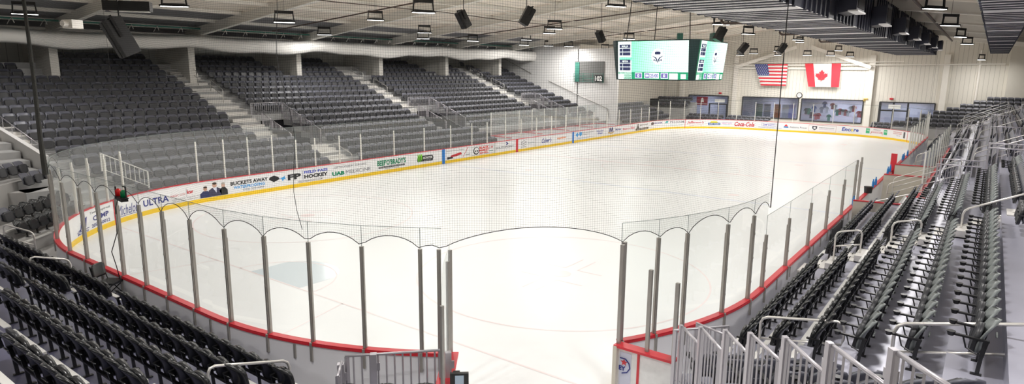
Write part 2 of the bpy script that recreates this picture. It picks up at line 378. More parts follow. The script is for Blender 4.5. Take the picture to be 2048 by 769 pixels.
# ---- advertisements (text follows the board curve)
INK = {}
def ink(c):
    k = tuple(c)
    if k not in INK: INK[k] = mat('sign_ink_%d' % len(INK), c, .45)
    return INK[k]
NAVY, BLK, GRN, DRED, LBL, GRY, ORG = (.02, .03, .22), (.015, .015, .018), (.0, .2, .09), (.55, .02, .03), (.05, .35, .75), (.2, .2, .22), (.8, .22, .02)
def bend(mb2, s0, s1, z0, z1, tall=-.006, slant=0.):
    """unit-square artwork to the boards: x along s, y up"""
    out = []
    for a, b_, *r in mb2.v:
        x, y, _, _ = path(s0+(s1-s0)*a, tall); out.append((x, y, z0+(z1-z0)*b_ + slant*a))
    mb2.v = out; return mb2
def ad(label, items):
    """items: (kind, colour, s0, s1, z0, z1, extra)"""
    cols = []; mb = MB()
    for k, c, s0, s1, z0, z1, *e in items:
        if ink(c) not in cols: cols.append(ink(c))
        t = MB()
        if k == 't':
            vs, fs = text_mesh(e[0], bold=e[1] if len(e) > 1 else .015, shear=e[2] if len(e) > 2 else 0.); t.add([(a, b_, 0) for a, b_ in vs], fs)
        elif k == 'r':
            n = max(1, int((s1-s0)/.3))
            for i in range(n): t.poly([(i/n, 0, 0), ((i+1)/n, 0, 0), ((i+1)/n, 1, 0), (i/n, 1, 0)])
        elif k == 'o': t.poly([(.5+.5*math.cos(2*PI*i/20), .5+.5*math.sin(2*PI*i/20), 0) for i in range(20)])
        elif k == 'p': t.poly([(a, b_, 0) for a, b_ in e[0]])
        elif k == 'f':   # outline frame
            th = e[0]; W_ = (s1-s0); H_ = (z1-z0)
            for q in ((0, 0, 1, th/H_), (0, 1-th/H_, 1, 1), (0, 0, th/W_, 1), (1-th/W_, 0, 1, 1)): t.poly([(q[0], q[1], 0), (q[2], q[1], 0), (q[2], q[3], 0), (q[0], q[3], 0)])
        lay = -.006 - .0022*(e[-1] if e and isinstance(e[-1], int) else 0)
        bend(t, s0, s1, z0, z1, lay)
        mb.cur = cols.index(ink(c)); mb.add(t.v, t.f)
    obj('advertisement', mb, cols, BD, label=label)
P3 = lambda *a: list(a)
ad('advertisement reading CAMP with a phone number', [('t', NAVY, 9.9, 10.95, .33, .36, '-----'), ('p', NAVY, 9.95, 10.85, .34, .8, P3((0, .1), (.3, .2), (.45, .95), (.6, .3), (.75, .9), (1, 1), (.85, .15), (.6, .12), (.45, .5), (.35, .05))),
   ('t', NAVY, 9.95, 10.9, .2, .32, 'McCamy'), ('t', GRY, 11.1, 12.5, .78, .9, 'Teen Inspired'), ('t', NAVY, 11.3, 12.4, .5, .7, 'CAMP', .03), ('t', NAVY, 11.15, 12.45, .26, .4, '2055-60012', .02)])
ad('advertisement in blue script and capitals reading Michelob ULTRA', [('t', NAVY, 12.95, 14.2, .3, .72, 'Michelob', .0, .3), ('r', NAVY, 12.95, 14.2, .25, .27), ('t', NAVY, 14.5, 15.9, .38, .68, 'ULTRA', .025)])
ad('realty advertisement in red with three suited people', [('t', DRED, 16.0, 16.8, .52, .62, 'MAGIC CITY', .0), ('t', DRED, 16.88, 17.2, .55, .75, 'kw', .03), ('r', GRY, 16.84, 16.855, .42, .85), ('t', GRY, 16.1, 17.6, .36, .42, 'LUKE THOMAS  REALTOR TEAM', .0), ('t', GRY, 16.1, 17.6, .26, .32, 'FOR ALL YOUR NEEDS CALL US', .0),
   ('p', (.03, .04, .12), 17.55, 18.1, .22, .56, P3((0, 0), (1, 0), (1, .6), (.7, .95), (.3, .95), (0, .6))), ('o', (.55, .33, .24), 17.73, 17.93, .54, .76), ('o', (.05, .03, .02), 17.73, 17.93, .68, .78, 1),
   ('p', (.05, .05, .1), 18.0, 18.65, .22, .68, P3((0, 0), (1, 0), (1, .7), (.7, .95), (.3, .95), (0, .7))), ('p', (.75, .78, .9), 18.22, 18.42, .3, .66, P3((.2, 0), (.8, 0), (1, 1), (0, 1)), 1), ('o', (.6, .36, .27), 18.2, 18.43, .65, .89), ('o', (.05, .03, .02), 18.2, 18.43, .8, .92, 1),
   ('p', (.02, .02, .02), 18.55, 18.98, .22, .62, P3((0, 0), (1, 0), (1, .6), (.7, 1), (.3, 1), (0, .6))), ('o', (.6, .38, .3), 18.66, 18.86, .6, .83), ('o', (.45, .4, .35), 18.66, 18.86, .76, .86, 1)])
ad('advertisement reading BUCKETS AWAY WATERPROOFING (205) 222-6443', [('t', BLK, 19.15, 21.25, .62, .82, 'BUCKETS AWAY', .035), ('t', LBL, 19.3, 21.05, .42, .58, 'WATERPROOFING', .03), ('t', GRY, 19.8, 21.0, .26, .38, '(205) 222-6443', .005),
   ('p', BLK, 21.3, 21.95, .48, .84, P3((0, .5), (.45, 0), (1, .35), (.9, .7), (.5, 1), (.1, .8))), ('p', LBL, 21.9, 22.35, .45, .75, P3((0, .6), (.4, .5), (.5, 0), (.7, .4), (1, .3), (.8, .7), (.9, 1), (.5, .75)))])
ad('advertisement reading FP FIELD PASS HOCKEY', [('t', BLK, 22.45, 23.3, .46, .78, 'FP', .05), ('r', NAVY, 23.4, 23.42, .38, .9), ('t', (.05, .08, .5), 23.5, 25.1, .7, .86, 'FIELD PASS', .035), ('t', BLK, 23.5, 25.1, .42, .64, 'HOCKEY', .05), ('t', GRY, 23.1, 24.7, .24, .34, 'FIELDPASSHOCKEY.COM', .01)])
ad('advertisement reading ORTHOPAEDIC SURGERY UAB MEDICINE', [('t', GRY, 25.55, 28.0, .74, .86, 'ORTHOPAEDIC SURGERY', .005), ('t', (.0, .25, .12), 25.4, 26.3, .32, .56, 'UAB', .06), ('t', GRY, 26.4, 28.3, .34, .56, 'MEDICINE', .0)])
ad("advertisement reading BEEF 'O' BRADY'S", [('t', (.0, .22, .1), 28.85, 31.3, .5, .86, "BEEF'O'BRADY'S", .04), ('r', BLK, 28.95, 31.2, .34, .45), ('t', (.8, .8, .75), 29.0, 31.1, .365, .43, 'GOOD FOOD. GOOD SPORTS.', .0, 0., 1), ('t', GRY, 29.5, 30.7, .25, .31, 'PELHAM, ALABAMA')])
ad('advertisement with green claw mark reading MONSTER ENERGY', [('p', BLK, 32.35, 33.9, .36, .8, P3((0, .1), (.95, 0), (1, .5), (.95, .9), (.1, 1), (0, .6))), ('p', (.2, .65, .02), 32.38, 32.82, .3, .9, P3((0, 1), (.2, .95), (.25, 0), (.05, .3)), 1), ('p', (.2, .65, .02), 32.38, 32.82, .3, .9, P3((.35, 1), (.6, .98), (.6, .1), (.42, .25)), 1), ('p', (.2, .65, .02), 32.38, 32.82, .3, .9, P3((.7, .96), (1, 1), (.95, .2), (.8, .35)), 1),
   ('t', (.85, .85, .85), 32.9, 33.8, .54, .7, 'MONSTER', .03, 0., 1), ('t', (.5, .5, .5), 33.0, 33.7, .42, .48, 'ENERGY', .0, 0., 1)])
ad('dining supply advertisement with a red machine', [('t', BLK, 35.25, 37.1, .78, .88, 'Premier Dining Supply', .0), ('p', DRED, 35.6, 36.9, .34, .66, P3((0, .1), (.1, .55), (.9, 1), (1, .5), (.5, .2))), ('p', BLK, 35.3, 35.95, .25, .45, P3((0, 0), (1, .2), (.9, .7), (0, .9))), ('p', DRED, 36.95, 37.6, .25, .95, P3((0, 0), (.08, 0), (1, 1), (.9, 1))), ('t', GRY, 37.3, 37.8, .36, .46, 'BURNEY')])
ad('framed advertisement with a skull reading BLACK MARKET BAR+GRILL', [('f', GRY, 38.0, 40.6, .26, .9, .015), ('o', BLK, 38.15, 38.85, .3, .86), ('o', (.85, .85, .85), 38.26, 38.78, .38, .82, 1), ('o', BLK, 38.33, 38.5, .5, .62, 2), ('o', BLK, 38.56, 38.73, .5, .62, 2), ('t', (.7, .04, .02), 38.85, 40.0, .68, .86, 'BLACK', .05), ('t', (.7, .04, .02), 38.85, 40.0, .48, .65, 'MARKET', .05), ('t', (.7, .04, .02), 38.9, 39.95, .3, .44, 'BAR+GRILL', .04), ('t', DRED, 40.05, 40.5, .6, .8, '5.99'), ('r', GRN, 40.05, 40.5, .42, .47)])
ad('advertisement reading SOUTHPOINT', [('t', GRY, 40.85, 43.2, .46, .64, 'SOUTHPOINT', .01), ('p', NAVY, 42.1, 42.5, .7, .92, P3((0, 1), (.5, 1), (1, .5), (.5, 0), (0, 0), (.5, .5)))])
ad('car maker advertisement with a winged oval', [('o', GRY, 44.2, 44.95, .45, .86), ('o', (.84, .84, .85), 44.26, 44.89, .49, .82, 1), ('p', GRY, 44.3, 44.85, .55, .75, P3((0, .9), (.5, .5), (1, .9), (.9, .5), (.5, .2), (.1, .5)), 2), ('t', GRY, 44.2, 44.95, .3, .38, 'MAZDA', .03), ('t', (.3, .4, .4), 45.2, 46.1, .56, .66, 'Medical West'), ])
ad("advertisement in blue script reading Culver's", [('t', (.02, .05, .3), 47.2, 48.7, .42, .82, "Culver's", .02, .35)])
ad('small orange advertisement beside the blue line', [('t', ORG, 49.6, 51.1, .5, .74, 'optim', .03)])
ad('advertisement with blue cross and shield', [('p', LBL, 52.8, 53.3, .5, .9, P3((.3, 0), (.7, 0), (.7, .3), (1, .3), (1, .7), (.7, .7), (.7, 1), (.3, 1), (.3, .7), (0, .7), (0, .3), (.3, .3))), ('p', LBL, 53.4, 53.9, .5, .9, P3((.5, 0), (1, .4), (1, 1), (0, 1), (0, .4))), ('t', GRY, 54.0, 56.0, .76, .86, 'BlueCross BlueShield'), ('t', GRY, 54.0, 55.2, .6, .68, 'of Alabama'), ('t', LBL, 52.9, 55.2, .3, .38, 'of Alabama insurance')])
ad('advertisement in blue script', [('t', (.05, .1, .4), 56.7, 58.1, .68, .86, 'Wonder', .02, .3), ('t', (.05, .1, .4), 56.9, 57.9, .44, .64, 'West', .02, .3)])
ad('advertisement with navy and gold letters MV', [('p', (.03, .03, .15), 59.0, 60.3, .4, .95, P3((.1, 0), (.25, 1), (.4, 1), (.5, .5), (.6, 1), (.75, 1), (.9, 0), (.75, 0), (.67, .6), (.55, .1), (.45, .1), (.33, .6), (.25, 0))), ('p', (.6, .35, .05), 58.9, 60.4, .33, .52, P3((0, 1), (.5, .5), (1, 1), (.85, .4), (.5, 0), (.15, .4)), 1), ('t', (.05, .05, .3), 60.6, 61.8, .58, .76, 'Market', .02)])
ad('advertisement in red script', [('t', (.75, .1, .15), 62.2, 65.0, .5, .74, 'Boom or Blues', .02, .3)])
ad('brown restaurant advertisement with a figure', [('r', (.12, .09, .07), 65.2, 68.4, .24, .46), ('p', (.1, .08, .07), 65.4, 66.1, .44, .96, P3((0, 0), (1, 0), (.7, .6), (.6, 1), (.4, 1), (.3, .6))), ('t', (.1, .08, .07), 66.2, 68.3, .7, .84, 'RESTAURANT'), ('t', (.8, .75, .7), 65.6, 68.0, .3, .4, 'MAIN STREET CAFE', .0, 0., 1)])
ad('advertisement with a dark badge reading ROCKER', [('p', (.1, .06, .06), 69.0, 69.8, .55, .95, P3((0, .5), (.4, 0), (1, .3), (.9, .8), (.5, 1))), ('t', (.08, .05, .25), 69.9, 71.4, .68, .86, 'ROCKER', .03)])
ad('advertisement reading PELHAM DENTAL CARE', [('p', (.05, .4, .4), 71.9, 72.4, .6, .95, P3((0, .6), (.2, 0), (.4, .5), (.7, 0), (1, .8), (.6, 1))), ('t', GRY, 72.7, 74.7, .66, .9, 'PELHAM', .01), ('t', (.2, .45, .5), 72.7, 74.6, .42, .52, 'DENTAL CARE', .0)])
ad("advertisement in red script reading Jefferson's", [('t', DRED, 75.1, 77.2, .5, .84, "Jefferson's", .02, .3), ('t', ORG, 75.3, 77.0, .34, .42, 'restaurant burgers wings')])
ad('yellow and blue badge advertisement reading CAR WASH', [('p', (.75, .65, .03), 77.75, 79.0, .66, .84, P3((.1, 0), (.9, 0), (.75, 1), (.25, 1))), ('r', (.02, .1, .35), 77.7, 79.1, .4, .66), ('t', (.85, .85, .85), 77.8, 79.0, .47, .6, 'CAR WASH', .03, 0., 1), ('t', (.3, .3, .6), 79.3, 80.4, .72, .79, 'FREE VACUUMS'), ('t', (.6, .2, .5), 79.3, 80.4, .56, .66, 'PERFECT SHINE'), ('t', LBL, 79.5, 80.2, .42, .5, 'EVERY DAY')])
ad('advertisement in red script reading Coca-Cola', [('t', DRED, 80.7, 82.9, .34, .86, 'Coca-Cola', .03, .35)])
ad('blue outlined advertisement reading CAMP SCOTTY', [('f', (.1, .12, .5), 83.7, 85.3, .5, .84, .02), ('t', (.1, .12, .5), 83.85, 85.15, .57, .76, 'CAMP SCOTTY', .03), ('t', (.05, .08, .4), 83.4, 85.9, .32, .4, 'DOGS CATS FOOD GROOMING TRAINING', .02)])
ad('advertisement reading Alabama Power with a red and blue triangle', [('p', (.7, .05, .05), 86.15, 86.6, .62, .86, P3((0, 0), (1, 0), (.5, 1))), ('p', (.02, .2, .5), 86.1, 86.65, .46, .6, P3((.1, 1), (.9, 1), (1, 0), (0, 0))), ('t', GRY, 86.75, 88.6, .46, .66, 'Alabama Power', .01)])
ad('framed advertisement with a dark shield', [('f', (.5, .15, .12), 88.75, 91.5, .24, .92, .02), ('p', (.06, .06, .08), 89.1, 89.6, .36, .82, P3((.5, 0), (1, .4), (1, 1), (0, 1), (0, .4))), ('o', (.8, .8, .8), 89.22, 89.48, .5, .72, 1), ('t', GRY, 89.8, 91.3, .62, .72, 'BIRMINGHAM BUSINESS'), ('t', (.5, .3, .5), 89.8, 91.3, .46, .54, 'AUTO ASSOCIATION')])
ad('advertisement in dark blue reading Encore', [('t', (.02, .06, .35), 92.05, 93.75, .46, .86, 'Encore', .03, .15), ('o', (.85, .7, .2), 92.98, 93.24, .48, .72, 1), ('r', LBL, 91.7, 94.1, .35, .36)])
ad('advertisement with two green signs and a red outlined van', [('r', (.05, .45, .2), 94.5, 94.9, .42, .92), ('r', (.05, .45, .2), 96.45, 96.85, .42, .92), ('t', (.85, .9, .85), 94.54, 94.86, .66, .8, 'WE', .02, 0., 1), ('t', (.85, .9, .85), 96.49, 96.81, .66, .8, 'WE', .02, 0., 1), ('t', DRED, 95.1, 96.3, .5, .62, 'LANDSCAPE'), ('p', (.6, .15, .12), 95.0, 96.35, .36, .74, P3((0, 0), (.04, .02), (.1, .75), (.5, .95), (.9, .75), (.96, 0), (1, 0), (.95, .8), (.5, 1), (.07, .8))), ('t', GRY, 95.3, 96.1, .8, .88, 'PREMIER')])
ad('advertisement with grey phone symbol at the far right corner', [('t', DRED, 97.6, 98.7, .78, .88, 'INSURANCE'), ('t', DRED, 97.6, 98.7, .62, .72, 'HOOVER'), ('t', NAVY, 98.0, 98.5, .45, .52, 'CALL US'), ('r', (.08, .08, .09), 98.95, 99.2, .32, .92)])
# ---- posts and panes
def post_mesh(h, m_, wd=.075):
    mb = MB(); mb.box((0, 0, (BH-.36+h)/2), (.05, wd, h-(BH-.36))); mb.box((.035, 0, (BH+h)/2), (.03, wd*.55, h-BH)); mb.box((-.035, 0, (BH+h)/2-.1), (.03, wd*.55, h-BH-.2))
    mb.box((.08, 0, BH-.2), (.05, wd*.7, .4))
    for z in (1.5, 2.1, 2.7):
        if z < h: mb.box((.055, 0, z), (.012, .02, .05))
    return mb.mesh('glass_post', m_)
PM = {}
PO = .035
def post(s, h, m_, wd=.075):
    k = (h, m_.name, wd)
    if k not in PM: PM[k] = post_mesh(h, m_, wd)
    x, y, nx, ny = path(s, PO); o = obj('glass_post', PM[k], None, BD) if False else bpy.data.objects.new('glass_post', PM[k])
    COL.objects.link(o); o.parent = BD; o.location = (x, y, 0); o.rotation_euler = (0, 0, math.atan2(ny, nx)); return o
def pane(sa, sb, h, m_):
    mb = MB(); n = max(1, int(abs(sb-sa)/.6)); off0, off1 = .079, .091
    for i in range(n):
        a, b_ = sa+(sb-sa)*i/n, sa+(sb-sa)*(i+1)/n
        p = [path(a, PO)[:2], path(b_, PO)[:2]]
        mb.poly([(*p[0], BH), (*p[1], BH), (*p[1], h), (*p[0], h)])
    o = obj('glass_pane', mb, m_, BD)
    e = MB(); e.tube([(*path(sa+(sb-sa)*i/n, PO)[:2], h) for i in range(n+1)], .006, 4); e.tube([(*path(sb, PO)[:2], BH), (*path(sb, PO)[:2], h)], .006, 4)
    obj('pane_edge', e, M_EDGE, o); return o
def s_of(x, y): # nearest path parameter
    return min((i*.05 for i in range(int(TOT/.05))), key=lambda s: (path(s, 0)[0]-x)**2+(path(s, 0)[1]-y)**2)
near_xy = [(.7, 7.4), (.25, 6.2), (0, 4.3), (0, 3.0), (0, 1.86), (0, .62), (.0, -.7), (.0, -1.9), (.03, -3.2), (.1, -4.61), (.21, -5.8), (.43, -6.87), (.9, -7.93), (1.42, -8.96)]
near_s = [s_of(*p) for p in near_xy]
ns = [s if s > 50 else s+TOT for s in near_s]           # decreasing
ns = sorted(ns)
ns = [GATE1] + ns
for s in ns[1:]: post(s, 3.14, M_POST)
post(GATE1+.05, 3.14, M_POST)
for a, b_ in zip(ns[:-1], ns[1:]): pane(a, b_, 3.55, M_GLASS)
# round the near left corner and up the left side
sl = [ns[-1]-TOT]; 
for d in (8.9, 10.2, 11.4, 12.5, 13.5): sl.append(d)
for a, b_ in zip(sl[:-1], sl[1:]): pane(a, b_, 3.5, M_GLASSH)
for s in sl[1:]: post(s, 3.0, M_POSTL, .06)
left_x = [8.4, 9.8, 11.1, 12.5, 13.96, 15.2, 16.9, 18.5, 21.2, 23.95, 26.6, 28.9, 30.7, 33.0, 35.1, 37.3, 39.6, 41.9, 44.4, 47, 49.6, 52.2, 54.8, 57.4, 59.4]
lss = [13.5] + [A0+Q+(x-R) for x in left_x]
for i, s in enumerate(lss[1:]): post(s, 3.0 if i < 4 else 2.65, M_POSTL, .06)
for i, (a, b_) in enumerate(zip(lss[:-1], lss[1:])): pane(a, b_, 3.5 if i < 4 else 3.35, M_GLASSH)
# far end
s0 = lss[-1]; fs = [s0+2.05*i for i in range(1, 20)]
for s in fs: post(s, 3.2, M_POSTL, .05)
for a, b_ in zip([s0]+fs[:-1], fs): pane(a, b_, 3.35, M_GLASSH if False else M_GLASS)
# right side, far part (behind and beyond the benches) and near part
rb0, rb1 = 44.8, 24.3      # player bench opening in x
SR = lambda x: sum(SEG[:6])+(L-R-x)
fr = [fs[-1]]+[SR(x) for x in (58.5, 56, 53.5, 51, 48.6, 46.6, rb0)]
for s in fr[1:]: post(s, 2.9, M_POSTL, .05)
for a, b_ in zip(fr[:-1], fr[1:]): pane(a, b_, 3.1, M_GLASSH)
nr = [SR(x) for x in (24.0, 22.9, 20.3, 17.38, 14.62, 11.9)]
for i, s in enumerate(nr): post(s, 2.95 if i < 2 else 2.46, M_POST)
s98 = s_of(9.55, -13.1); post(s98, 2.45, M_POST)
nr2 = nr[1:]+[s98]
for a, b_ in zip(nr2[:-1], nr2[1:]): pane(a, b_, 2.95, M_GLASS)
cr = [s98]+[s_of(*p) for p in ((8.46, -13.02), (7.23, -12.79), (5.89, -12.42), (5.12, -12.09))]+[GATE0]
for s in cr[1:]: post(s-.06 if s == GATE0 else s, 3.14, M_POST, .1 if s == GATE0 else .075)
for a, b_ in zip(cr[:-1], cr[1:]): pane(a, b_, 3.53, M_GLASS)
for sp in (15.2, 16.3, 19, 21.5, 12.2, 10.8):   # short anchor brackets on the outside of the boards
    x, y, nx, ny = path(SR(sp), .11); obj('board_bracket', MB().box((x, y, BH-.25), (.04, .03, .3)), M_POST, BD)
for s in (TOT-3.9, TOT-6.5): x, y, nx, ny = path(s, .11); obj('board_bracket', MB().box((x, y, BH-.25), (.04, .05, .3), math.atan2(ny, nx)), M_POST, BD)
# ================================================================== NETTING
def netting(name, s_a, s_b, posts_s, ztop, lab, zb=3.14, rise=.27, off=.06, m_=None):
    t = thing(name, lab, 'netting', (0, 0, 0))
    ss = [s_a]; 
    while ss[-1] < s_b-.13: ss.append(ss[-1]+.13)
    ss.append(s_b)
    allp = sorted([s_a, s_b]+[p for p in posts_s if s_a < p < s_b]); bot = []
    for s in ss:
        i = max(k for k in range(len(allp)) if allp[k] <= s+1e-6); i = min(i, len(allp)-2)
        wd = max(1e-3, allp[i+1]-allp[i]); f = (s-allp[i])/wd
        f = min(1., max(0., f)); bot.append(zb + min(.42, rise*wd/1.25)*max(0., 1-(2*f-1)**2)**.8)
    rows = 26; vs = []; uv = []
    for k, s in enumerate(ss):
        for j in range(rows+1):
            q = j/rows; z = bot[k]+(ztop-bot[k])*q
            bulge = .10*math.sin(s*1.15)*math.sin(PI*min(1, q*1.1)) + .03*math.sin(s*5.1+q*3)*(1-q)
            x, y, _, _ = path(s, off+bulge); vs.append((x, y, z)); uv.append((s, z + .03*math.sin(s*2.4)))
    fsn = []
    for k in range(len(ss)-1):
        for j in range(rows): a = k*(rows+1)+j; fsn.append((a, a+rows+1, a+rows+2, a+1))
    me = bpy.data.meshes.new('net_mesh'); me.from_pydata(vs, [], fsn); me.materials.append(m_ or M_NET)
    ul = me.uv_layers.new(name='UVMap'); ul.data.foreach_set('uv', [c for lp in me.loops for c in uv[lp.vertex_index]])
    obj('net_mesh', me, None, t)
    obj('edge_rope', MB().tube([(*path(s, off+.0)[:2], bot[k]) for k, s in enumerate(ss)], .008, 5), M_ROPE, t)
    obj('edge_rope', MB().tube([(*path(s_a, off)[:2], bot[0]), (*path(s_a, off)[:2], ztop)], .012, 5), M_ROPE, t)
    obj('edge_rope', MB().tube([(*path(s_b, off)[:2], bot[-1]), (*path(s_b, off)[:2], ztop)], .006, 5), M_ROPE, t)
    return t
NET0, NET1 = s98-.1, TOT+sl[-1]+.0
netting('safety_net', NET0, NET1, cr+[GATE0, GATE1]+ns+[s+TOT for s in sl], 10.3, 'black protective netting hung behind the near goal, scalloped along the glass top')
sm = TOT-6.6
obj('seam_rope', MB().tube([(*path(sm-.25+.6*math.sin(i*.9)*.15 + i*.03, .12)[:2], 3.4+i*.37) for i in range(19)], .006, 5), M_ROPE, bpy.data.objects['safety_net'])
netting('safety_net', s0+3.2, s0+3.2+36, [], 9.9, 'thin black netting hung behind the far goal below the flags', 3.3, .0, .15, net_mat('far_netting', .09, .002, (.1, .1, .1)))
# ================================================================== SEATS
def shell(mb, wd, z0, z1, xf, th, rt_, rb_, cup=.03, n=9):
    """upright rounded shell: xf(z) = front x; half width narrows at rounded corners; cup = side curl"""
    g0, g1 = [], []
    for j in range(n+1):
        q = j/n; z = z0+(z1-z0)*q; dt = (z1-z)/rt_; db = (z-z0)/rb_
        k = 1.
        if dt < 1: k = min(k, 1-(1-math.sqrt(max(0, 1-(1-dt)**2)))*rt_/(wd/2))
        if db < 1: k = min(k, 1-(1-math.sqrt(max(0, 1-(1-db)**2)))*rb_/(wd/2))
        for i in range(7):
            a = -1+i/3.; y = a*wd/2*k; x = xf(z)+cup*a*a; g0.append((x, y, z)); g1.append((x-th, y*.985, z))
    fs = []
    m = 7; B0 = len(g0)
    for j in range(n):
        for i in range(6):
            a = j*m+i; fs.append((a, a+1, a+m+1, a+m)); fs.append((B0+a, B0+a+m, B0+a+m+1, B0+a+1))
    for j in range(n):
        for i in (0, 6):
            a = j*m+i; q = (a, a+m, B0+a+m, B0+a); fs.append(q if i == 0 else q[::-1])
    for i in range(6):
        fs.append((i, B0+i, B0+i+1, i+1)); a = n*m+i; fs.append((a, a+1, B0+a+1, B0+a))
    mb.add(g0+g1, fs); return mb
def seat_parts():
    back = shell(MB(), .45, .3, .85, lambda z: .0-.16*((z-.3)/.55)**1.4+.03*math.sin((z-.3)*5.7), .028, .17, .09, .045)
    back.box((-.155, 0, .60), (.02, .2, .015), ry=-.2)
    pan = shell(MB(), .41, .27, .75, lambda z: .1-.07*((z-.3)/.5), .065, .19, .12, .012)
    arm = MB().bar((-.09, .235, .56), (.24, .235, .58), .045, .03).tube([(.31, .235, .55), (.31, .235, .62)], [.034, .052], 10)
    arm.bar((.22, .235, .58), (.3, .235, .58), .05, .03); arm.bar((-.06, .235, .56), (-.03, .235, .33), .035, .05); arm.tube([(.18, .235, .56), (.14, .235, .4), (-.02, .235, .3)], .011, 6)
    arm2 = MB().bar((-.09, .235, .52), (.12, .235, .53), .045, .03); arm2.bar((-.06, .235, .52), (-.03, .235, .33), .035, .05)
    backl = shell(MB(), .46, .3, .85, lambda z: .0-.16*((z-.3)/.55)**1.4+.03*math.sin((z-.3)*5.7), .028, .075, .09, .03)
    panl = shell(MB(), .42, .25, .7, lambda z: .12-.07*((z-.3)/.5), .06, .09, .12, .01)
    br = MB().bar((-.03, .235, .36), (-.01, .235, .02), .03, .045); br.box((.0, .235, .012), (.12, .05, .024)); br.bar((-.03, .235, .31), (-.03, -.235, .31), .05, .03)
    return back, pan, arm, br, arm2, backl, panl
_b, _p, _a, _r, _a2, _bl, _pl = seat_parts()
ME_BACK = _b.mesh('backrest', M_SEAT, True); ME_PAN = _p.mesh('seat', M_SEAT, True); ME_ARM = _a.mesh('armrest', M_ARM); ME_BR = _r.mesh('bracket', M_ARM)
ME_BACKN = _b.mesh('backrest', M_SEATN, True); ME_PANN = _p.mesh('seat', M_PANN, True); ME_BACKG = _b.mesh('backrest', M_SEATG, True); ME_ARM2 = _a2.mesh('armrest', M_ARM); ME_BACKL = _bl.mesh('backrest', M_SEATN, True); ME_PANL = _pl.mesh('seat', M_PANN, True)
def project(p):
    d = Vector(p)-CAMP; F = d.dot(fw)
    if F < .3: return None
    return 1024+FPX*d.dot(r2)/F, 384.5-FPX*d.dot(u2)/F, F
SEATS = []   # (backtop xyz, facing angle, scale, key)
ORD = ['first','second','third','fourth','fifth','sixth','seventh','eighth','ninth','tenth','eleventh','twelfth','thirteenth','fourteenth','fifteenth','sixteenth','seventeenth','eighteenth','nineteenth','twentieth','twenty-first','twenty-second','twenty-third','twenty-fourth','twenty-fifth','twenty-sixth','twenty-seventh','twenty-eighth','twenty-ninth','thirtieth']
def row(key, k, start, rdir, face, pitch, count, z, sc=1., n0=0):
    for i in range(count):
        p = (start[0]+rdir[0]*pitch*i, start[1]+rdir[1]*pitch*i, z)
        SEATS.append((p, math.atan2(face[1], face[0]), sc, key, k, i+n0))
DECK = {}
def deck(stand, f, r, back0, depth, k, ztop, ra, rb, first, m_=None, nose=True, rise=.36, tread_dz=.70, full=True):
    """one tread: back0 = point on the back-top line (2D) of row k, extents ra..rb along r from there"""
    root = DECK[stand]; z = ztop-tread_dz; f = Vector((*f, 0)); r = Vector((*r, 0)); o = Vector((*back0, 0)); mb = MB()
    a = o - f*.22; b_ = a + f*depth; zb = 0 if first else z-rise-.04
    pts = [a+r*ra, a+r*rb, b_+r*rb, b_+r*ra]
    mb.prism([(p.x, p.y, zb-.0) for p in pts], (0, 0, z-zb)); d = wpart('step', mb, m_ or M_TREAD, root)
    if nose:
        nb = MB(); e0, e1 = b_+r*(ra+.05), b_+r*(rb-.05); nn = max(1, int(abs(rb-ra)/1.5)); 
        for i in range(nn):
            p, q = e0.lerp(e1, (i+.06)/nn), e0.lerp(e1, (i+.94)/nn)
            nb.bar((p.x, p.y, z-.015), (q.x, q.y, z-.015), .1, .05)
        wpart('nosing', nb, M_NOSE, d)
def stairs(stand, f, c0, depth, k0, k1, z0, wdt, rise=.36):
    root = DECK[stand]; f = Vector((*f, 0)); r = Vector((-f.y, f.x, 0)); mb = MB()
    for k in range(k0, k1):
        c = Vector((*c0, 0)) - f*depth*(k-k0); e = c + f*(depth-.22); z = z0+rise*(k-k0)
        for p, q, zt in ((e-f*depth, e, z+.012), (e, e+f*depth*.45, z-rise/2)):
            mb.prism([(v.x, v.y, zt-.6) for v in (p-r*wdt/2, p+r*wdt/2, q+r*wdt/2, q-r*wdt/2)], (0, 0, .6))
    wpart('stair', mb, M_STAIR, root)
def grandstand(key, lab): 
    DECK[key] = thing('grandstand', lab, 'grandstand'); DECK[key]['kind'] = 'structure'; return DECK[key]
# --- near end stand
grandstand('end', 'stepped seating stand behind the near goal with white nosings and navy decks')
for k in range(8):
    x = -1.25-.82*k; z = 1.56+.36*k; yr = -8.25-.25*k
    n = int((-2.0-yr)/.47)+1
    row('end_right', k, (x, -2.05), (0, -1), (1, 0), .47, n, z)
    row('end_left', k, (x, -.9), (0, 1), (1, 0), .47, 16, z)
    deck('end', (1, 0), (0, -1), (x, 0), .82, k, z, -7.6, -yr+.5, k == 0, M_TREADN)
struct('floor_platform', MB().bb(-.62, -.2, -.75, 9.3, 0, .45), M_CONC, 'low concrete platform behind the near boards')
# --- corner right of the tunnel
grandstand('corner_right', 'angled corner seating stand right of the rink gate tunnel')
p0 = Vector((3.63, -13.32, 0)); fo = Vector((-.777, -.63, 0)); ro = Vector((.63, -.777, 0))
for i in range(6):
    e = 1.45+.16*i; n = int((e-.05)/.5)+0
    q = p0+fo*(.93*i+.65); s_ = q+ro*.34; row('corner_right', i, (s_.x, s_.y), ro, -fo, .5, n, 1.75+.36*i, 1.04)
    deck('corner_right', (-fo.x, -fo.y), (ro.x, ro.y), (q.x, q.y), .93, i, 1.75+.36*i, .08, e+.1, i == 0, M_TREAD, False)
grandstand('corner_left', 'angled seating block left of the rink gate tunnel')
for i in range(3):
    q = p0+fo*(.93*i+1.1); s_ = q+ro*(-4.5); row('tunnel_left', i, (s_.x, s_.y), -ro, -fo, .62, 3, 1.5+.36*i, 1.04)
    deck('corner_left', (-fo.x, -fo.y), (ro.x, ro.y), (q.x, q.y), .93, i, 1.5+.36*i, -6.2, -4.2, i == 0, M_TREAD, False)
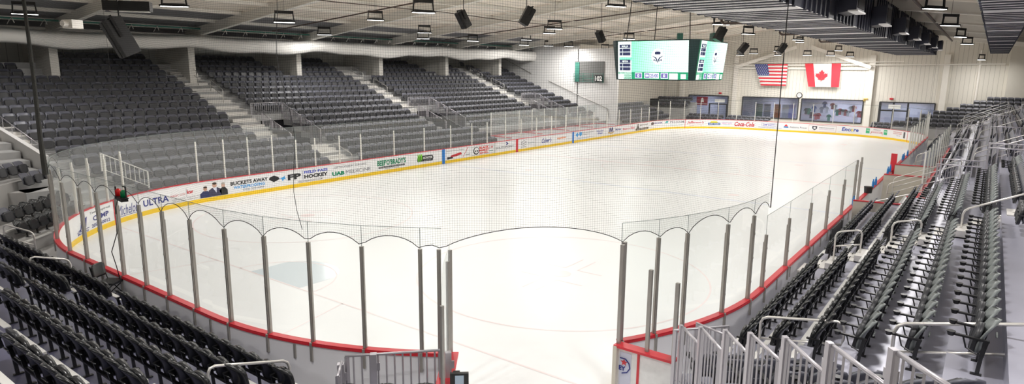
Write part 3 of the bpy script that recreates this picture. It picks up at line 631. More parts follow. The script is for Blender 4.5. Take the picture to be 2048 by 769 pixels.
# --- right stand
grandstand('right', 'long stepped stand with shiny blue-grey decks along the right side of the rink')
for k in range(10):
    y = -14.15-.71*min(k, 5)-.61*max(0, k-5); z = 1.7+.355*k
    xs = 5.35-.5*k; n = int((12.1-xs)/.47)
    row('right_near', k, (xs, y), (1, 0), (0, 1), .47, n, z)
    x2 = 13.4 if k < 3 else 13.2; n2 = int(((21.9 if k < 3 else 21.2)-x2)/.47); row('right_second', k, (x2, y), (1, 0), (0, 1), .47, n2, z)
    deck('right', (0, 1), (1, 0), (0, y), .71, k, z, xs-1.3, 22.3, k == 0, M_TREAD, k < 3, .355)
    if k >= 3:
        for a, b_ in ((24.6, 34), (35.6, 46), (47.6, 60)): row('right_far', k, (a, y), (1, 0), (0, 1), .47, int((b_-a)/.47), z)
        deck('right', (0, 1), (1, 0), (0, y), .71, k, z, 22.3, 64, k == 3, M_TREAD, False, .355)
    elif k < 3:
        row('right_far', k, (46.5, y-.2), (1, 0), (0, 1), .47, 24, z); deck('right', (0, 1), (1, 0), (0, y-.2), .71, k, z, 46, 64, k == 0, M_TREAD, False, .355)
stairs('right', (0, 1), (12.85, -14.15), .71, 0, 9, 1.0+.02, .9, .355)
# --- left stand
grandstand('left', 'tall stepped stand of eighteen seat rows along the left side of the rink')
for j in range(18):
    y = 14.4+.95*j; z = 1.3+.36*j; P_ = .61
    lo = [6.0, 5.4, 4.9, 4.5, 4.2, 3.9, 3.7, 3.5][j] if j < 8 else -4.
    bl = [(lo, 17.3 if j <= 3 else 14.6)]
    if j <= 2: bl += [(19.2, 33.3), (53.0, 53.1)]
    elif j <= 7: bl += [(18.9, 29.3), (33.3, 45.2), (49.3, 53.6)]
    else: bl += [(16.9, 29.3), (31.2, 45.2), (47.2, 53.7)]
    if j >= 14:   # gaps at the columns and the staggered top rows
        nb = []
        for a, b_ in bl:
            cuts = [x for x in COLX if a-1 < x < b_+1]; cur = a
            for c in cuts:
                if c-.5-cur > .8: nb.append((cur, c-.5-.3*(j-13)))
                cur = c+.5
            nb.append((cur, b_)); 
        bl = nb
    for a, b_ in bl:
        if b_-a > .6: row('left', j, (a+.3, y), (1, 0), (0, -1), P_, int((b_-a)/P_), z, 1.22)
    segs = [(2.0 if j < 8 else -14, 54)]
    if j < 3: segs = [(2.5, 33.6), (52, 54)]
    if 3 <= j <= 7: segs = [(2.5, 16.4), (18.7, 30.4), (33.1, 46.4), (49.1, 54)]
    for a, b_ in segs: deck('left', (0, -1), (1, 0), (0, y), .95, j, z, a, b_, j == 0, M_TREADL, False)
stairs('left', (0, -1), (15.6, 14.4+.95*4), .95, 4, 17, .62+.36*4, 1.6); stairs('left', (0, -1), (18.2, 14.4), .95, 0, 4, .62, 1.5)
stairs('left', (0, -1), (30.2, 14.4+.95*8), .95, 8, 17, .62+.36*8, 1.6); stairs('left', (0, -1), (46.2, 14.4+.95*8), .95, 8, 17, .62+.36*8, 1.6)
stairs('left', (0, -1), (3.0, 14.4+.95*4), .95, 4, 9, .62+.36*4, 1.6)
# --- near left corner
grandstand('left_corner', 'angled corner seating stand beyond the left end of the near boards')
fl = Vector((.66, -.751, 0)); rl = Vector((.751, .66, 0))
for i, (px, py, zt, n) in enumerate([(.16, 9.84, 1.15, 7), (-.05, 10.55, 1.5, 7)]):
    row('left_corner', i, (px, py), (rl.x, rl.y), (fl.x, fl.y), .555, n, zt, 1.2)
    deck('left_corner', (fl.x, fl.y), (rl.x, rl.y), (px, py), .74, i, zt, -.5 if i == 0 else -4, 4.2, True, M_CONC, True)
for i in range(4):
    q = Vector((1.67, 14.0, 0)) - fl*(.8*i) - rl*(.9*i)
    row('left_corner', i+2, (q.x, q.y), (rl.x, rl.y), (fl.x, fl.y), .62, 4, 2.2+.36*i, 1.15)
    deck('left_corner', (fl.x, fl.y), (rl.x, rl.y), (q.x, q.y), .8, i+2, 2.2+.36*i, -.6-1.5*i, 3.0, True, M_CONC, False)
# --- far end
grandstand('far', 'stepped seating stand in the far right corner under the cladded wall')
for k in range(8):
    x = 70.3+.78*k; y = -9.6-1.08*k; n = int((21.5+y)/.55)
    row('far_corner', k, (x, y), (0, -1), (-1, 0), .55, n, 1.75+.36*k, 1.15)
    deck('far', (-1, 0), (0, -1), (x, y), .78, k, 1.75+.36*k, -.4, n*.55, True, M_TREADL, False)
grandstand('far_end', 'two low rows of seats behind the far goal glass')
for k in range(2):
    for a, b_ in ((13.2, 8.6), (8.2, 2.6), (-7.4, -12)): row('far_end', k, (71.4+.8*k, a), (0, -1), (-1, 0), .56, int((a-b_)/.56), 1.15+.25*k, 1.15)
    deck('far_end', (-1, 0), (0, -1), (71.4+.8*k, 0), .8, k, 1.15+.25*k, -13.4, 12.4, True, M_TREADL, False)
grandstand('far_left', 'stepped seating block in the far left corner below the beige wall')
for k in range(5):
    row('far_left', k, (55.6, 14.5+.9*k), (1, 0), (0, -1), .6, 21-2*0, 1.5+.33*k, 1.2)
    deck('far_left', (0, -1), (1, 0), (55.6, 14.5+.9*k), .9, k, 1.5+.33*k, -1, 13, True, M_TREADL, False)
for k in range(3):
    row('far_left', k+5, (73.2+.8*k, 18.6), (0, -1), (-1, 0), .6, 8, 2.6+.36*k, 1.3)
    deck('far_left', (-1, 0), (0, -1), (73.2+.8*k, 18.6), .8, k, 2.6+.36*k, -.5, 5, True, M_TREADL, False)
# --- pick the largest 300 in view as individuals
vis = []; rest = []
for s in SEATS:
    q = project(s[0])
    if q is None or not (-25 < q[0] < 2075 and -10 < q[1] < 800): 
        continue
    vis.append((s[2]/q[2]*(.45 if s[3] == 'left' and s[4] < 3 else 1), s, q))
vis.sort(key=lambda t: -t[0])
inner = [t for t in vis if 2 < t[2][0] < 2046 and t[2][1] < 771]
big = inner[:300]; ids = {id(t[1]) for t in big}; rest = [t[1] for t in vis if id(t[1]) not in ids]
WHERE = {'end_right': ('of the near end stand', 'right of the aisle'), 'end_left': ('of the near end stand', 'left of the aisle'), 'corner_right': ('of the corner block', 'from tunnel fence'),
 'tunnel_left': ('left of gate tunnel', 'seat from tunnel'), 'right_near': ('of right stand', 'from the near aisle'), 'right_second': ('of right stand', 'past second aisle'),
 'right_far': ('of right stand', 'past the guard rails'), 'left': ('of the tall left stand', 'seat from its near end'), 'left_corner': ('of the near left corner block', 'seat from its left'), 'far_corner': ('of far right corner', 'seat from left'), 'far_end': ('behind far goal', 'seat from left'), 'far_left': ('of far left corner', 'seat from left')}
GRP = {'end_right': 'folded seats behind the near goal', 'end_left': 'folded seats behind the near goal', 'corner_right': 'seats by the gate tunnel', 'tunnel_left': 'seats by the gate tunnel', 'right_near': 'folded seats of the right stand', 'right_second': 'folded seats of the right stand', 'right_far': 'folded seats of the right stand', 'left': 'folded seats of the left stand', 'left_corner': 'folded seats of the near left corner'}
def seat_xf(s):
    p, a, sc = s[0], s[1], s[2]
    f = Vector((math.cos(a), math.sin(a), 0)); o = Vector(p)+f*.16*sc; o.z = p[2]-.70; return o, a, sc
first = {}
def place_seat(s, navy):
    o, a, sc = seat_xf(s)
    if navy not in first:
        r_ = thing('stadium_seat', 'x', 'seat'); first[navy] = r_
        obj('backrest', (ME_BACK, ME_BACKN, ME_BACKG, ME_BACKL)[navy], None, r_); obj('seat', (ME_PAN, ME_PANN, ME_PANN, ME_PANL)[navy], None, r_); obj('armrest', ME_ARM if navy else ME_ARM2, None, r_); obj('bracket', ME_BR, None, r_)
        r = r_
    else:
        src = first[navy]; r = src.copy(); COL.objects.link(r)
        for ch in src.children: c = ch.copy(); COL.objects.link(c); c.parent = r
    r.location = o; r.rotation_euler = (0, 0, a); r.scale = (sc*.9+.1, sc, .824)
    w1, w2 = WHERE[s[3]]; col = ('black', 'navy', 'sheen-coloured', 'dark')[navy]
    r['label'] = '%s seat, row %d %s, %s %s' % (col, s[4]+1, w1, ORD[min(s[5], 29)], w2); r['group'] = GRP.get(s[3], 'folded seats'); return r
for t in big: place_seat(t[1], 1 if t[1][3] == 'corner_right' else 3 if t[1][3] == 'left' else 2 if t[1][3].startswith('right') and t[1][4] >= 3 else 0)
# the rest: one countless mass of smaller seats
tv, tf, tm = [], [], []
for P__, m_ in ((_bl, 0), (_pl, 1), (_a2, 1)):
    n0 = len(tv); tv += P__.v; tf += [tuple(i+n0 for i in f) for f in P__.f]; tm += [m_]*len(P__.f)
import numpy as np
TV = np.array(tv); V = []; 
for s in rest:
    o, a, sc = seat_xf(s); c, sn = math.cos(a), math.sin(a); q = TV.copy(); q[:, 0] *= sc*.9+.1; q[:, 1] *= sc; q[:, 2] *= .824
    V.append(np.stack([q[:, 0]*c-q[:, 1]*sn+o.x, q[:, 0]*sn+q[:, 1]*c+o.y, q[:, 2]+o.z], 1))
V = np.concatenate(V); nv = len(tv); me = bpy.data.meshes.new('stadium_seats')
fl_ = np.concatenate([np.array(f) for f in tf]); lens = np.array([len(f) for f in tf]); N = len(rest)
loops = (fl_[None, :] + (np.arange(N)*nv)[:, None]).ravel(); lt = np.tile(lens, N); ls = np.concatenate([[0], np.cumsum(lt)[:-1]])
me.vertices.add(len(V)); me.vertices.foreach_set('co', V.ravel()); me.loops.add(len(loops)); me.loops.foreach_set('vertex_index', loops.astype(np.int32))
me.polygons.add(len(lt)); me.polygons.foreach_set('loop_start', ls.astype(np.int32)); me.polygons.foreach_set('loop_total', lt.astype(np.int32))
me.materials.append(M_SEATN); me.materials.append(M_PANN); me.polygons.foreach_set('material_index', np.tile(np.array(tm, dtype=np.int32), N))
sm_ = np.tile(np.array([True]*(len(_bl.f)+len(_pl.f))+[False]*len(_a2.f)), N); me.polygons.foreach_set('use_smooth', sm_); me.update(calc_edges=True); me.validate()
o = bpy.data.objects.new('stadium_seats', me); COL.objects.link(o); tag(o, 'mass of smaller folded dark seats filling the distant rows of all stands', 'seats', None, 'stuff')
print('SEATS individual', len(big), 'rest', len(rest), 'smallest', big[-1][0])
# ================================================================== LAMPS
def highbay():
    c = MB().box((0, 0, 0), (1.05, .24, .07)); c.box((0, 0, .05), (.8, .16, .06))
    h = MB().bar((-.46, 0, .02), (-.42, 0, .44), .07, .05).bar((.46, 0, .02), (.42, 0, .44), .07, .05).box((0, 0, .46), (.9, .1, .14))
    l = MB().box((0, 0, -.04), (.98, .19, .012)); k = MB().tube([(0, 0, .42), (.02, 0, 3.2)], .008, 4)
    return c.mesh('lamp_housing', M_BLACK), h.mesh('lamp_yoke', M_BLACK), l.mesh('lamp_lens', M_LENS), k.mesh('hanging_cable', M_BLACK)
HB = highbay()
SPOTS = [(12.6, 11.5, 8.8), (23.3, 22.5, 9.0), (20.4, 13.6, 9.5), (14, 3.2, 9.0), (27.7, 16.6, 9.2), (36, 19, 9.0), (31, 20, 9.0), (28.7, 5.9, 9.2), (36.4, 11.4, 9.45), (21.5, -2.3, 9.6), (41.8, 17.5, 9.3), (47, 21.5, 9.1),
 (52, 19.3, 9.1), (50, 20.5, 9.1), (58, 18.2, 9.0), (44.5, 8.5, 9.3), (56, 13, 9.2), (66, 4.2, 8.6), (70, 6.9, 8.55), (72, 3.2, 8.55), (71, -.2, 8.5), (68, 2.2, 8.9), (73, -2.2, 8.5), (74, -4.0, 8.4), (61, -1.6, 9.5), (70, -3.5, 8.95), (64, 8.2, 9.1),
 (73, -16.0, 8.0), (6, 9, 8.9), (5, 1, 8.9), (4, -6, 8.9), (12, -6.5, 8.9), (30, -4.5, 9.2), (40, -3, 9.2), (50, -4, 9.2), (-3, -1, 8.9), (-4, -9, 8.9), (-11, -5, 8.9), (-5, 10, 8.9), (4, 19, 8.9), 
 (2, -15.2, 8.9), (12, -15.2, 8.9), (22, -15.2, 8.9), (32, -15.2, 8.9), (44, -15.2, 8.9), (56, -15.2, 8.9), (-6, -16, 9.2), (2, -21, 8.9), (14, -21, 8.9), (28, -21, 8.9)]
ld = bpy.data.lights.new('lamp_light', 'AREA'); ld.shape = 'RECTANGLE'; ld.size = .98; ld.size_y = .19; ld.energy = LAMP_W; ld.color = (1, .975, .94)
SPOTS = [p for p in SPOTS if p != (-3, -1, 8.9)]; SPOTS.sort(key=lambda p: (Vector(p)-CAMP).length)
for i, (x, y, z) in enumerate(SPOTS):
    q = project((x, y, z)); inview = q and 0 < q[0] < 2048 and 0 < q[1] < 769
    t = thing('high_bay_lamp', 'black rectangular high bay lamp on a wire', 'lamp', (x, y, z), -.62 + .15*math.sin(i*2.3), 'high bay lamps under the roof')
    for nm, me_ in zip(('lamp_housing', 'lamp_yoke', 'lamp_lens', 'hanging_cable'), HB): obj(nm, me_, None, t)
    if inview:
        side = 'over the ice' if abs(y) < 13 else ('over the left stand' if y > 0 else 'over the right stand')
        t['label'] = 'black high bay lamp %s, %s nearest of all lamps in view' % (side, ORD[min(29, sum(1 for p in SPOTS[:i] if (project(p) or (-1, -1))[0] > 0 and (project(p) or (-1, -1))[1] > 0))])
    lo = bpy.data.objects.new('lamp_light', ld); COL.objects.link(lo); lo.parent = t; lo.location = (0, 0, -.06)
# ================================================================== RAILS AND GUARDS
def hoop(label, a, b_, drop, mid=True, r=.025, group='steel aisle handrails', leg_b=None):
    """bent tube rail: top from a to b (world), rounded ends, legs going down by drop"""
    a, b_ = Vector(a), Vector(b_); t = (b_-a).normalized(); h = Vector((t.x, t.y, 0)); q = .12; base = Vector((a.x, a.y, a.z-drop))
    root = thing('handrail', label, 'handrail', base, 0, group)
    db = leg_b if leg_b is not None else drop
    pts = [a-Vector((0, 0, drop)), a-Vector((0, 0, q)), a-Vector((0, 0, q*.3))+t*q*.3, a+t*q, b_-t*q, b_-Vector((0, 0, q*.3))-t*q*.3, b_-Vector((0, 0, q)), b_-Vector((0, 0, db))]
    wpart('rail', MB().tube(pts, r, 10), M_STEEL, root, True)
    if mid: wpart('mid_rail', MB().tube([a-Vector((0, 0, .42)), b_-Vector((0, 0, .42))], r*.85, 8), M_STEEL, root, True)
    for p, d_ in ((a, drop), (b_, db)): wpart('base_flange', MB().tube([(p.x, p.y, p.z-d_), (p.x, p.y, p.z-d_+.015)], .05, 10), M_STEEL, root)
    return root
def guard(label, a, b_, h, n, group='picket guard rails', side='post', m_=None, indiv=True, pr=.011):
    """panel with square end posts, round top rail, bottom rail and pickets. a,b top-rail ends; h = height"""
    a, b_ = Vector(a), Vector(b_); m_ = m_ or M_PICK; root = thing('guard_rail', label, 'guard rail', (a.x, a.y, a.z-h), 0, group); t = (b_-a).normalized()
    wpart('top_rail', MB().tube([a, b_], .024, 8), m_, root, True)
    for p in (a+t*.03, b_-t*.03): wpart('post', MB().bar((p.x, p.y, p.z-h), (p.x, p.y, p.z-.01), .06, .06), m_, root)
    wpart('bottom_rail', MB().bar(a-Vector((0, 0, h-.1)), b_-Vector((0, 0, h-.1)), .03, .03), m_, root)
    if indiv:
        for i in range(1, n): p = a.lerp(b_, i/n); wpart('picket', MB().bar((p.x, p.y, p.z-h+.1), (p.x, p.y, p.z), pr*2, pr*2), m_, root)
    else:
        mb = MB()
        for i in range(1, n): p = a.lerp(b_, i/n); mb.bar((p.x, p.y, p.z-h+.1), (p.x, p.y, p.z), pr*2, pr*2)
        wpart('picket_row', mb, m_, root)
    return root
# stepped guards up the right side of the gate tunnel
PG = [((3.63, -13.32, 2.0), (3.04, -13.88)), ((2.93, -13.92, 2.36), (2.27, -14.48)), ((2.18, -14.55, 2.72), (1.55, -15.08)), ((1.42, -15.11, 3.08), (.79, -15.66)), ((.68, -15.7, 3.44), (-.02, -16.26)), ((-.08, -16.28, 3.8), (-.72, -16.84)), ((-.8, -16.88, 4.16), (-1.45, -17.45))]
for i, (a, b_) in enumerate(PG):
    guard('steel picket guard beside the gate tunnel, step %s up from the ice' % ['one', 'two', 'three', 'four', 'five', 'six', 'seven'][i], a, (*b_, a[2]), 1.15, 7)
    mb = MB().box((a[0]-.02, a[1]+.0, a[2]-.6), (.075, .06, 1.25), math.atan2(-.63, -.777)).box((a[0], a[1], a[2]-.22), (.1, .08, .1), math.atan2(-.63, -.777))
    o = obj('guard_post', mb, M_PICK); tag(o, 'square steel post starting tunnel guard step %s up from the ice' % ['one', 'two', 'three', 'four', 'five', 'six', 'seven'][i], 'post', 'tunnel guard posts')
guard('level picket guard in front of the corner seats right of the gate', (3.88, -13.08, 1.77), (4.66, -13.84, 1.79), 1.1, 8)
guard('short picket guard closing the aisle beside the corner seats', (4.36, -13.33, 1.82), (4.05, -13.98, 1.86), 1.1, 6)
guard('level picket guard with eleven bars left of the gate tunnel', (-.32, -8.86, 1.6), (.9, -10.02, 1.6), 1.1, 12)
guard('short picket guard at the left end of the tunnel fence', (-.36, -8.82, 1.5), (-.75, -9.2, 1.5), 1.05, 4)
for i, (x, y, h) in enumerate([(-.42, -8.86, 1.5), (.02, -9.2, 1.62), (.98, -10.08, 1.55), (-.72, -9.02, 1.22)]):
    tag(obj('guard_post', MB().box((x, y, h/2), (.11, .11, h), .8).box((x+.05, y-.03, h-.25), (.04, .1, .14), .8), M_PICK), 'square steel post of the fence left of the gate, number %s from the left' % ['two', 'three', 'four', 'one'][i], 'post', 'fence posts left of the gate')
# aisle rails
hoop('curved steel aisle rail in the foreground left of the black folding chair', (-1.95, .95, 1.95), (-1.12, .93, 1.68), 1.0)
hoop('curved steel aisle rail at the bottom, in front of the gate side seats', (-2.35, -8.15, 1.98), (-.95, -8.15, 1.55), .95)
hoop('curved steel aisle rail at bottom centre left, partly cut by the frame', (-3.3, -9.45, 2.35), (-2.75, -9.45, 2.2), .9)
hoop('wide steel aisle rail just above the corner seats right of the gate', (4.8, -14.37, 2.07), (4.8, -15.74, 2.31), 1.2, leg_b=.9)
hoop('wide steel aisle rail at the lower right edge of the picture', (3.2, -16.58, 3.02), (3.2, -18.2, 3.42), 1.1)
hoop('steel aisle rail in the second aisle, nearest the ice', (12.75, -14.2, 2.06), (12.75, -14.85, 2.22), 1.0)
hoop('steel aisle rail in the second aisle, halfway up the stand', (12.75, -15.55, 2.55), (12.75, -16.2, 2.72), .95)
hoop('long sloping steel rail in the second aisle near the top', (12.75, -17.05, 3.1), (12.75, -18.4, 3.75), .9)
hoop('small steel aisle rail at the far left edge beside the corner seats', (-.9, 6.9, 1.65), (-.3, 6.35, 1.35), 1.0)
hoop('long pale rail across the bench ramp on the right', (22.3, -13.35, 1.15), (24.6, -17.3, 2.35), .4, False)
# guards and rails along the far part of the right stand
for i, (xg, nm) in enumerate(((22.4, 'nearest'), (24.4, 'second nearest'), (34.8, 'middle'), (47.0, 'farthest'))):
    for j in range(3):
        y0 = -15.9-1.5*j; z0 = 3.1+.75*j
        guard('picket guard crossing the right stand, %s set, panel %s from the ice' % (nm, ['one', 'two', 'three'][j]), (xg, y0, z0), (xg, y0-1.4, z0), 1.05, 9, 'guard rails across the right stand', indiv=False)
    hoop('sloping rail beside the %s guard set of the right stand' % nm, (xg+1.6, -14.2, 1.9), (xg+1.2, -16.6, 3.0), .9, True, .02)
    hoop('upper rail beside the %s guard set of the right stand' % nm, (xg+2.2, -17.0, 3.4), (xg+1.9, -19.0, 4.3), .9, True, .02)
for i, x in enumerate((50.5, 57, 63)):
    hoop('distant sloping rail in the right stand, %s of the far group' % ['first', 'second', 'third'][i], (x, -15.5, 2.9), (x, -18.5, 4.3), .9, True, .024)
guard('low picket guard ahead of the far right corner seats', (62.0, -13.6, 1.75), (65.5, -17.2, 1.75), 1.0, 26, indiv=False)
struct('wall_far_box', MB().box((63.9, -15.5, .55), (5.2, .1, 1.1), -.8), M_WALLW)
# left stand aisles
def laisle(xa, nm):
    hoop('upper aisle rail of the left stand, %s staircase' % nm, (xa-.1, 23.4, 5.1), (xa+.1, 25.3, 5.75), .9, True, .024, 'left stand handrails')
    hoop('top aisle rail of the left stand, %s staircase' % nm, (xa-.2, 26.3, 6.2), (xa, 28.1, 6.8), .9, True, .024, 'left stand handrails')
laisle(15.8, 'nearest'); laisle(30.2, 'middle'); laisle(46.3, 'farthest')
hoop('low aisle rail of the left stand below the nearest entry', (19.0, 14.6, 1.25), (19.0, 16.4, 1.85), .85, True, .022, 'left stand handrails')
def vomitory(x0, x1, nm):
    guard('level picket guard above the %s entry tunnel in the left stand' % nm, (x0, 21.4, 4.25), (x1, 21.4, 4.25), 1.1, 16, 'entry tunnel guards', indiv=False)
    for i in range(4):
        guard('sloping picket guard right of the %s entry tunnel, panel %s from the top' % (nm, ['one', 'two', 'three', 'four'][i]), (x1, 21.4-1.05*i, 4.25-.4*i), (x1, 20.4-1.05*i, 3.86-.4*i), 1.05, 8, 'entry tunnel guards', indiv=False)
    for i in range(3):
        guard('sloping picket guard left of the %s entry tunnel, panel %s from the top' % (nm, ['one', 'two', 'three'][i]), (x0+.1, 20.3-1.05*i, 3.7-.4*i), (x0+.1, 19.3-1.05*i, 3.3-.4*i), 1.05, 8, 'entry tunnel guards', indiv=False)
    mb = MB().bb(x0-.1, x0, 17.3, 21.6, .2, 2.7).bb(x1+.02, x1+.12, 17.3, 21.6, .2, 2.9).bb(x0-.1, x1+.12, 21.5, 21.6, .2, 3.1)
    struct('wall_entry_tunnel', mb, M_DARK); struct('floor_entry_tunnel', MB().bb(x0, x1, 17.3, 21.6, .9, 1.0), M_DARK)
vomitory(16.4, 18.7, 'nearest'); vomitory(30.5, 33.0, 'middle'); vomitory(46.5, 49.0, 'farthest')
# white sloping stair wall beyond the near left corner, with its rail
mb = MB().prism([(3.0, 15.0, .0), (3.0, 21.4, .0), (3.0, 21.4, 3.68), (3.0, 15.0, 2.7)], (-.2, 0, 0)); struct('wall_stair_side', mb, M_WALLW, 'white sloping wall beside the left stand stairs')
guard('sloping double rail above the white stair wall at the left edge', (3.1, 22.2, 4.3), (3.1, 16.0, 3.0), .75, 5, indiv=False)
st = MB()
for i in range(6): st.bb(-3+.9*i, 2.7, 15.6+.0*i-1.1*i+3, 16.7-1.1*i+3, 0, 3.0-.3*i)
struct('floor_corner_steps', st, M_TREADL)
for i in range(2):
    tag(obj('gate_post', MB().bb(-.62+.45*i, -.5+.45*i, 11.6-.3*i, 11.72-.3*i, .6, 2.3), M_PICK), 'tall square steel post by the left corner block, %s one' % ['left', 'right'][i], 'post')
# ================================================================== GATE TUNNEL
rw = thing('gate_return_wall', 'white return board with red cap and star emblem beside the open gate', 'boards', (4.15, -12.4, 0))
wpart('board_panel', MB().bb(4.12, 4.2, -13.05, -11.85, 0, BH-.03), mat('scuffed_board', (.8, .8, .8), .4, var=.12, vscale=9), rw)
wpart('cap_rail', MB().bb(4.02, 4.26, -13.05, -11.78, BH-.03, BH+.02), M_RED, rw); wpart('trim_strip', MB().bb(4.105, 4.118, -12.32, -12.27, 0, BH-.03), M_RED, rw)
wpart('emblem_panel', MB().bb(4.112, 4.12, -12.14, -11.88, .0, .93), mat('emblem_panel_blue', (.6, .62, .75), .4), rw)
mb = MB(); c0 = Vector((4.104, -11.99, .72)); pts = []
for i in range(10): rr = .085 if i % 2 == 0 else .036; a = PI/2+i*PI/5; pts.append((c0.x, c0.y-rr*math.cos(a)*-1, c0.z+rr*math.sin(a)))
mb.poly(pts); wpart('star_emblem', mb, M_RED, rw)
mb = MB().tube([(4.104, -11.9, .8), (4.104, -12.02, .8), (4.104, -12.1, .72), (4.104, -12.12, .62), (4.104, -12.06, .52), (4.104, -11.95, .48)], .012, 5); flat_text(mb, 'EY', (4.100, -11.88, .54), (0, -1, 0), (0, 0, 1), .15, .1, .05)
wpart('emblem_lettering', mb, ink(NAVY), rw)
for i, (x, y) in enumerate(((4.15, -11.83), (4.15, -12.45), (4.15, -13.0))):
    o = obj('glass_post', MB().bb(x-.035, x+.035, y-.035, y+.035, BH, [3.14, 2.75, 2.6][i]), M_POST); o.parent = rw; o.location = (-4.15, 12.4, 0)
wpart('gate_edge', MB().bb(4.0, 4.1, -11.86, -11.78, 0, BH), M_BEIGE, rw)
# opened gate leaf on the left of the opening
gx, gy = path(GATE1, .1)[:2]; gd = Vector((-.80, -.60, 0))
gl = thing('rink_gate', 'opened rink gate leaf of glass and steel posts left of the opening', 'gate', (gx, gy, 0))
A_ = Vector((gx+.12, gy-.12, 0)); B_ = A_+gd*1.55
wpart('gate_panel', MB().bar(A_+Vector((0, 0, .5)), B_+Vector((0, 0, .5)), .09, 1.0), M_WHITE, gl)
wpart('cap_rail', MB().bar(A_+Vector((0, 0, BH)), B_+Vector((0, 0, BH)), .3, .04), M_RED, gl)
wpart('glass_pane', MB().prism([A_+gd*.1+Vector((0, 0, BH)), B_+Vector((0, 0, BH)), B_+Vector((0, 0, 2.9)), B_-gd*.25+Vector((0, 0, 3.25)), A_+gd*.1+Vector((0, 0, 3.3))], (.008, -.008, 0)), M_GLASSH, gl)
for q, z0, z1 in ((.0, .6, 3.14), (.45, 1.0, 3.05), (1.5, .9, 2.6)): p = A_+gd*q; wpart('post', MB().bar(p+Vector((0, 0, z0)), p+Vector((0, 0, z1)), .06, .05), M_POST, gl)
for z in (1.1, 1.25, 1.4): wpart('latch', MB().box(B_+Vector((.02, 0, z-.6)), (.06, .05, .05)), M_BLACK, gl)
bx = thing('control_box', 'small black box with a lit screen fixed beside the open gate', 'control box', (.8, -10.4, 1.05))
wpart('case', MB().box((.8, -10.5, 1.22), (.07, .32, .26), -2.4).box((.86, -10.38, 1.22), (.05, .12, .2), -2.4).bar((.85, -10.4, 1.2), (1.1, -10.0, 1.05), .04, .04), M_BLACK, bx)
wpart('screen', MB().box((.8-.03, -10.5-.028, 1.23), (.012, .15, .17), -2.4+0.0), mat('screen_grey', (.25, .3, .36), .3, emit=(.3, .38, .45), estr=.4), bx)
# ================================================================== BENCHES on the right, penalty boxes on the left
pb = thing('bench_partition', 'beige partition with red top behind the player benches', 'partition', (22, -13.6, 0))
for a, b_ in (((21.9, -13.25), (22.2, -15.0)), ((24.2, -14.9), (24.4, -16.9)), ((30.6, -13.3), (30.9, -15.2)), ((35.2, -13.3), (35.4, -15.2))):
    wpart('panel', MB().bar((*a, .7), (*b_, .7), .08, 1.4), M_BEIGE, pb); wpart('cap', MB().bar((*a, 1.41), (*b_, 1.41), .14, .04), M_RED, pb)
wpart('panel', MB().bar((22.0, -15.35, .75), (46, -15.35, .75), .08, 1.5), M_BEIGE, pb); wpart('cap', MB().bar((22.0, -15.35, 1.51), (46, -15.35, 1.51), .14, .04), M_RED, pb)
for i, x in enumerate([25.5+2.1*i for i in range(10)]):
    o = obj('glass_panel', MB().bb(x, x+2.05, -15.32, -15.31, 1.53, 3.2), M_GLASSH); tag(o, 'glass panel behind the player benches, %s from the near end' % ORD[i], 'glass panel', 'glass behind the benches')
    p = obj('post', MB().bb(x-.03, x+.03, -15.34, -15.28, 1.53, 3.2), M_POSTL, o)
tag(obj('players_bench', MB().bb(25, 34.5, -14.7, -14.35, .45, .5).bb(25.3, 25.5, -14.6, -14.4, 0, .45).bb(34, 34.2, -14.6, -14.4, 0, .45), M_TREADL), 'long low bench behind the boards on the right, near half', 'bench')
BT = MB().tube([(0, 0, 0), (0, 0, .15), (0, 0, .19), (0, 0, .23)], [.036, .036, .018, .018], 8).mesh('water_bottle', mat('bottle_blue', (.02, .2, .55), .35))
for i, x in enumerate((22.6, 28.0, 28.9, 33.4, 34.4, 40.5, 41.2, 43.4)):
    o = bpy.data.objects.new('water_bottle', BT); COL.objects.link(o); o.location = (x, -13.17, BH+.001); o.scale = (1.5, 1.5, 1.8)
    tag(o, 'blue bottle on the red board cap by the benches, %s from the near end' % ORD[i], 'bottle', 'blue bottles on the boards')
tag(obj('puck_bucket', MB().tube([(26.3, -13.2, BH), (26.3, -13.2, BH+.3)], [.16, .19], 12), M_BLACK), 'dark round bucket on the red board cap by the benches', 'bucket')
tag(obj('bench_divider', MB().bb(35.3, 35.42, -13.35, -13.05, 0, 2.0), M_RED), 'tall red divider post at the centre of the benches', 'post')
tag(obj('door_panel', MB().bb(17.9, 19.5, -13.27, -13.24, .1, .98).bb(19.6, 19.75, -13.3, -13.24, .05, 1.0), mat('dark_gate_steel', (.09, .09, .09), .5)), 'dark grey gate panel in the outside of the right boards', 'gate')
pen = thing('penalty_box', 'white penalty box enclosure with red top behind the left boards', 'enclosure', (43, 15.2, 0))
wpart('panel', MB().bb(34.2, 51.8, 15.5, 15.58, 0, 1.15), M_WHITE, pen); wpart('cap', MB().bb(34.2, 51.8, 15.46, 15.62, 1.15, 1.19), M_RED, pen)
for x in (34.2, 38.6, 43, 47.4, 51.8): wpart('side_panel', MB().bb(x-.04, x+.04, 13.4, 15.5, 0, 1.15), M_WHITE, pen); wpart('cap', MB().bb(x-.08, x+.08, 13.4, 15.5, 1.15, 1.19), M_RED, pen)
for i in range(9):
    x = 34.2+1.96*i; wpart('glass_pane', MB().bb(x, x+1.9, 15.53, 15.54, 1.19, 3.1), M_GLASSH, pen); wpart('post', MB().bb(x-.03, x+.03, 15.5, 15.57, 1.19, 3.1), M_POSTL, pen)
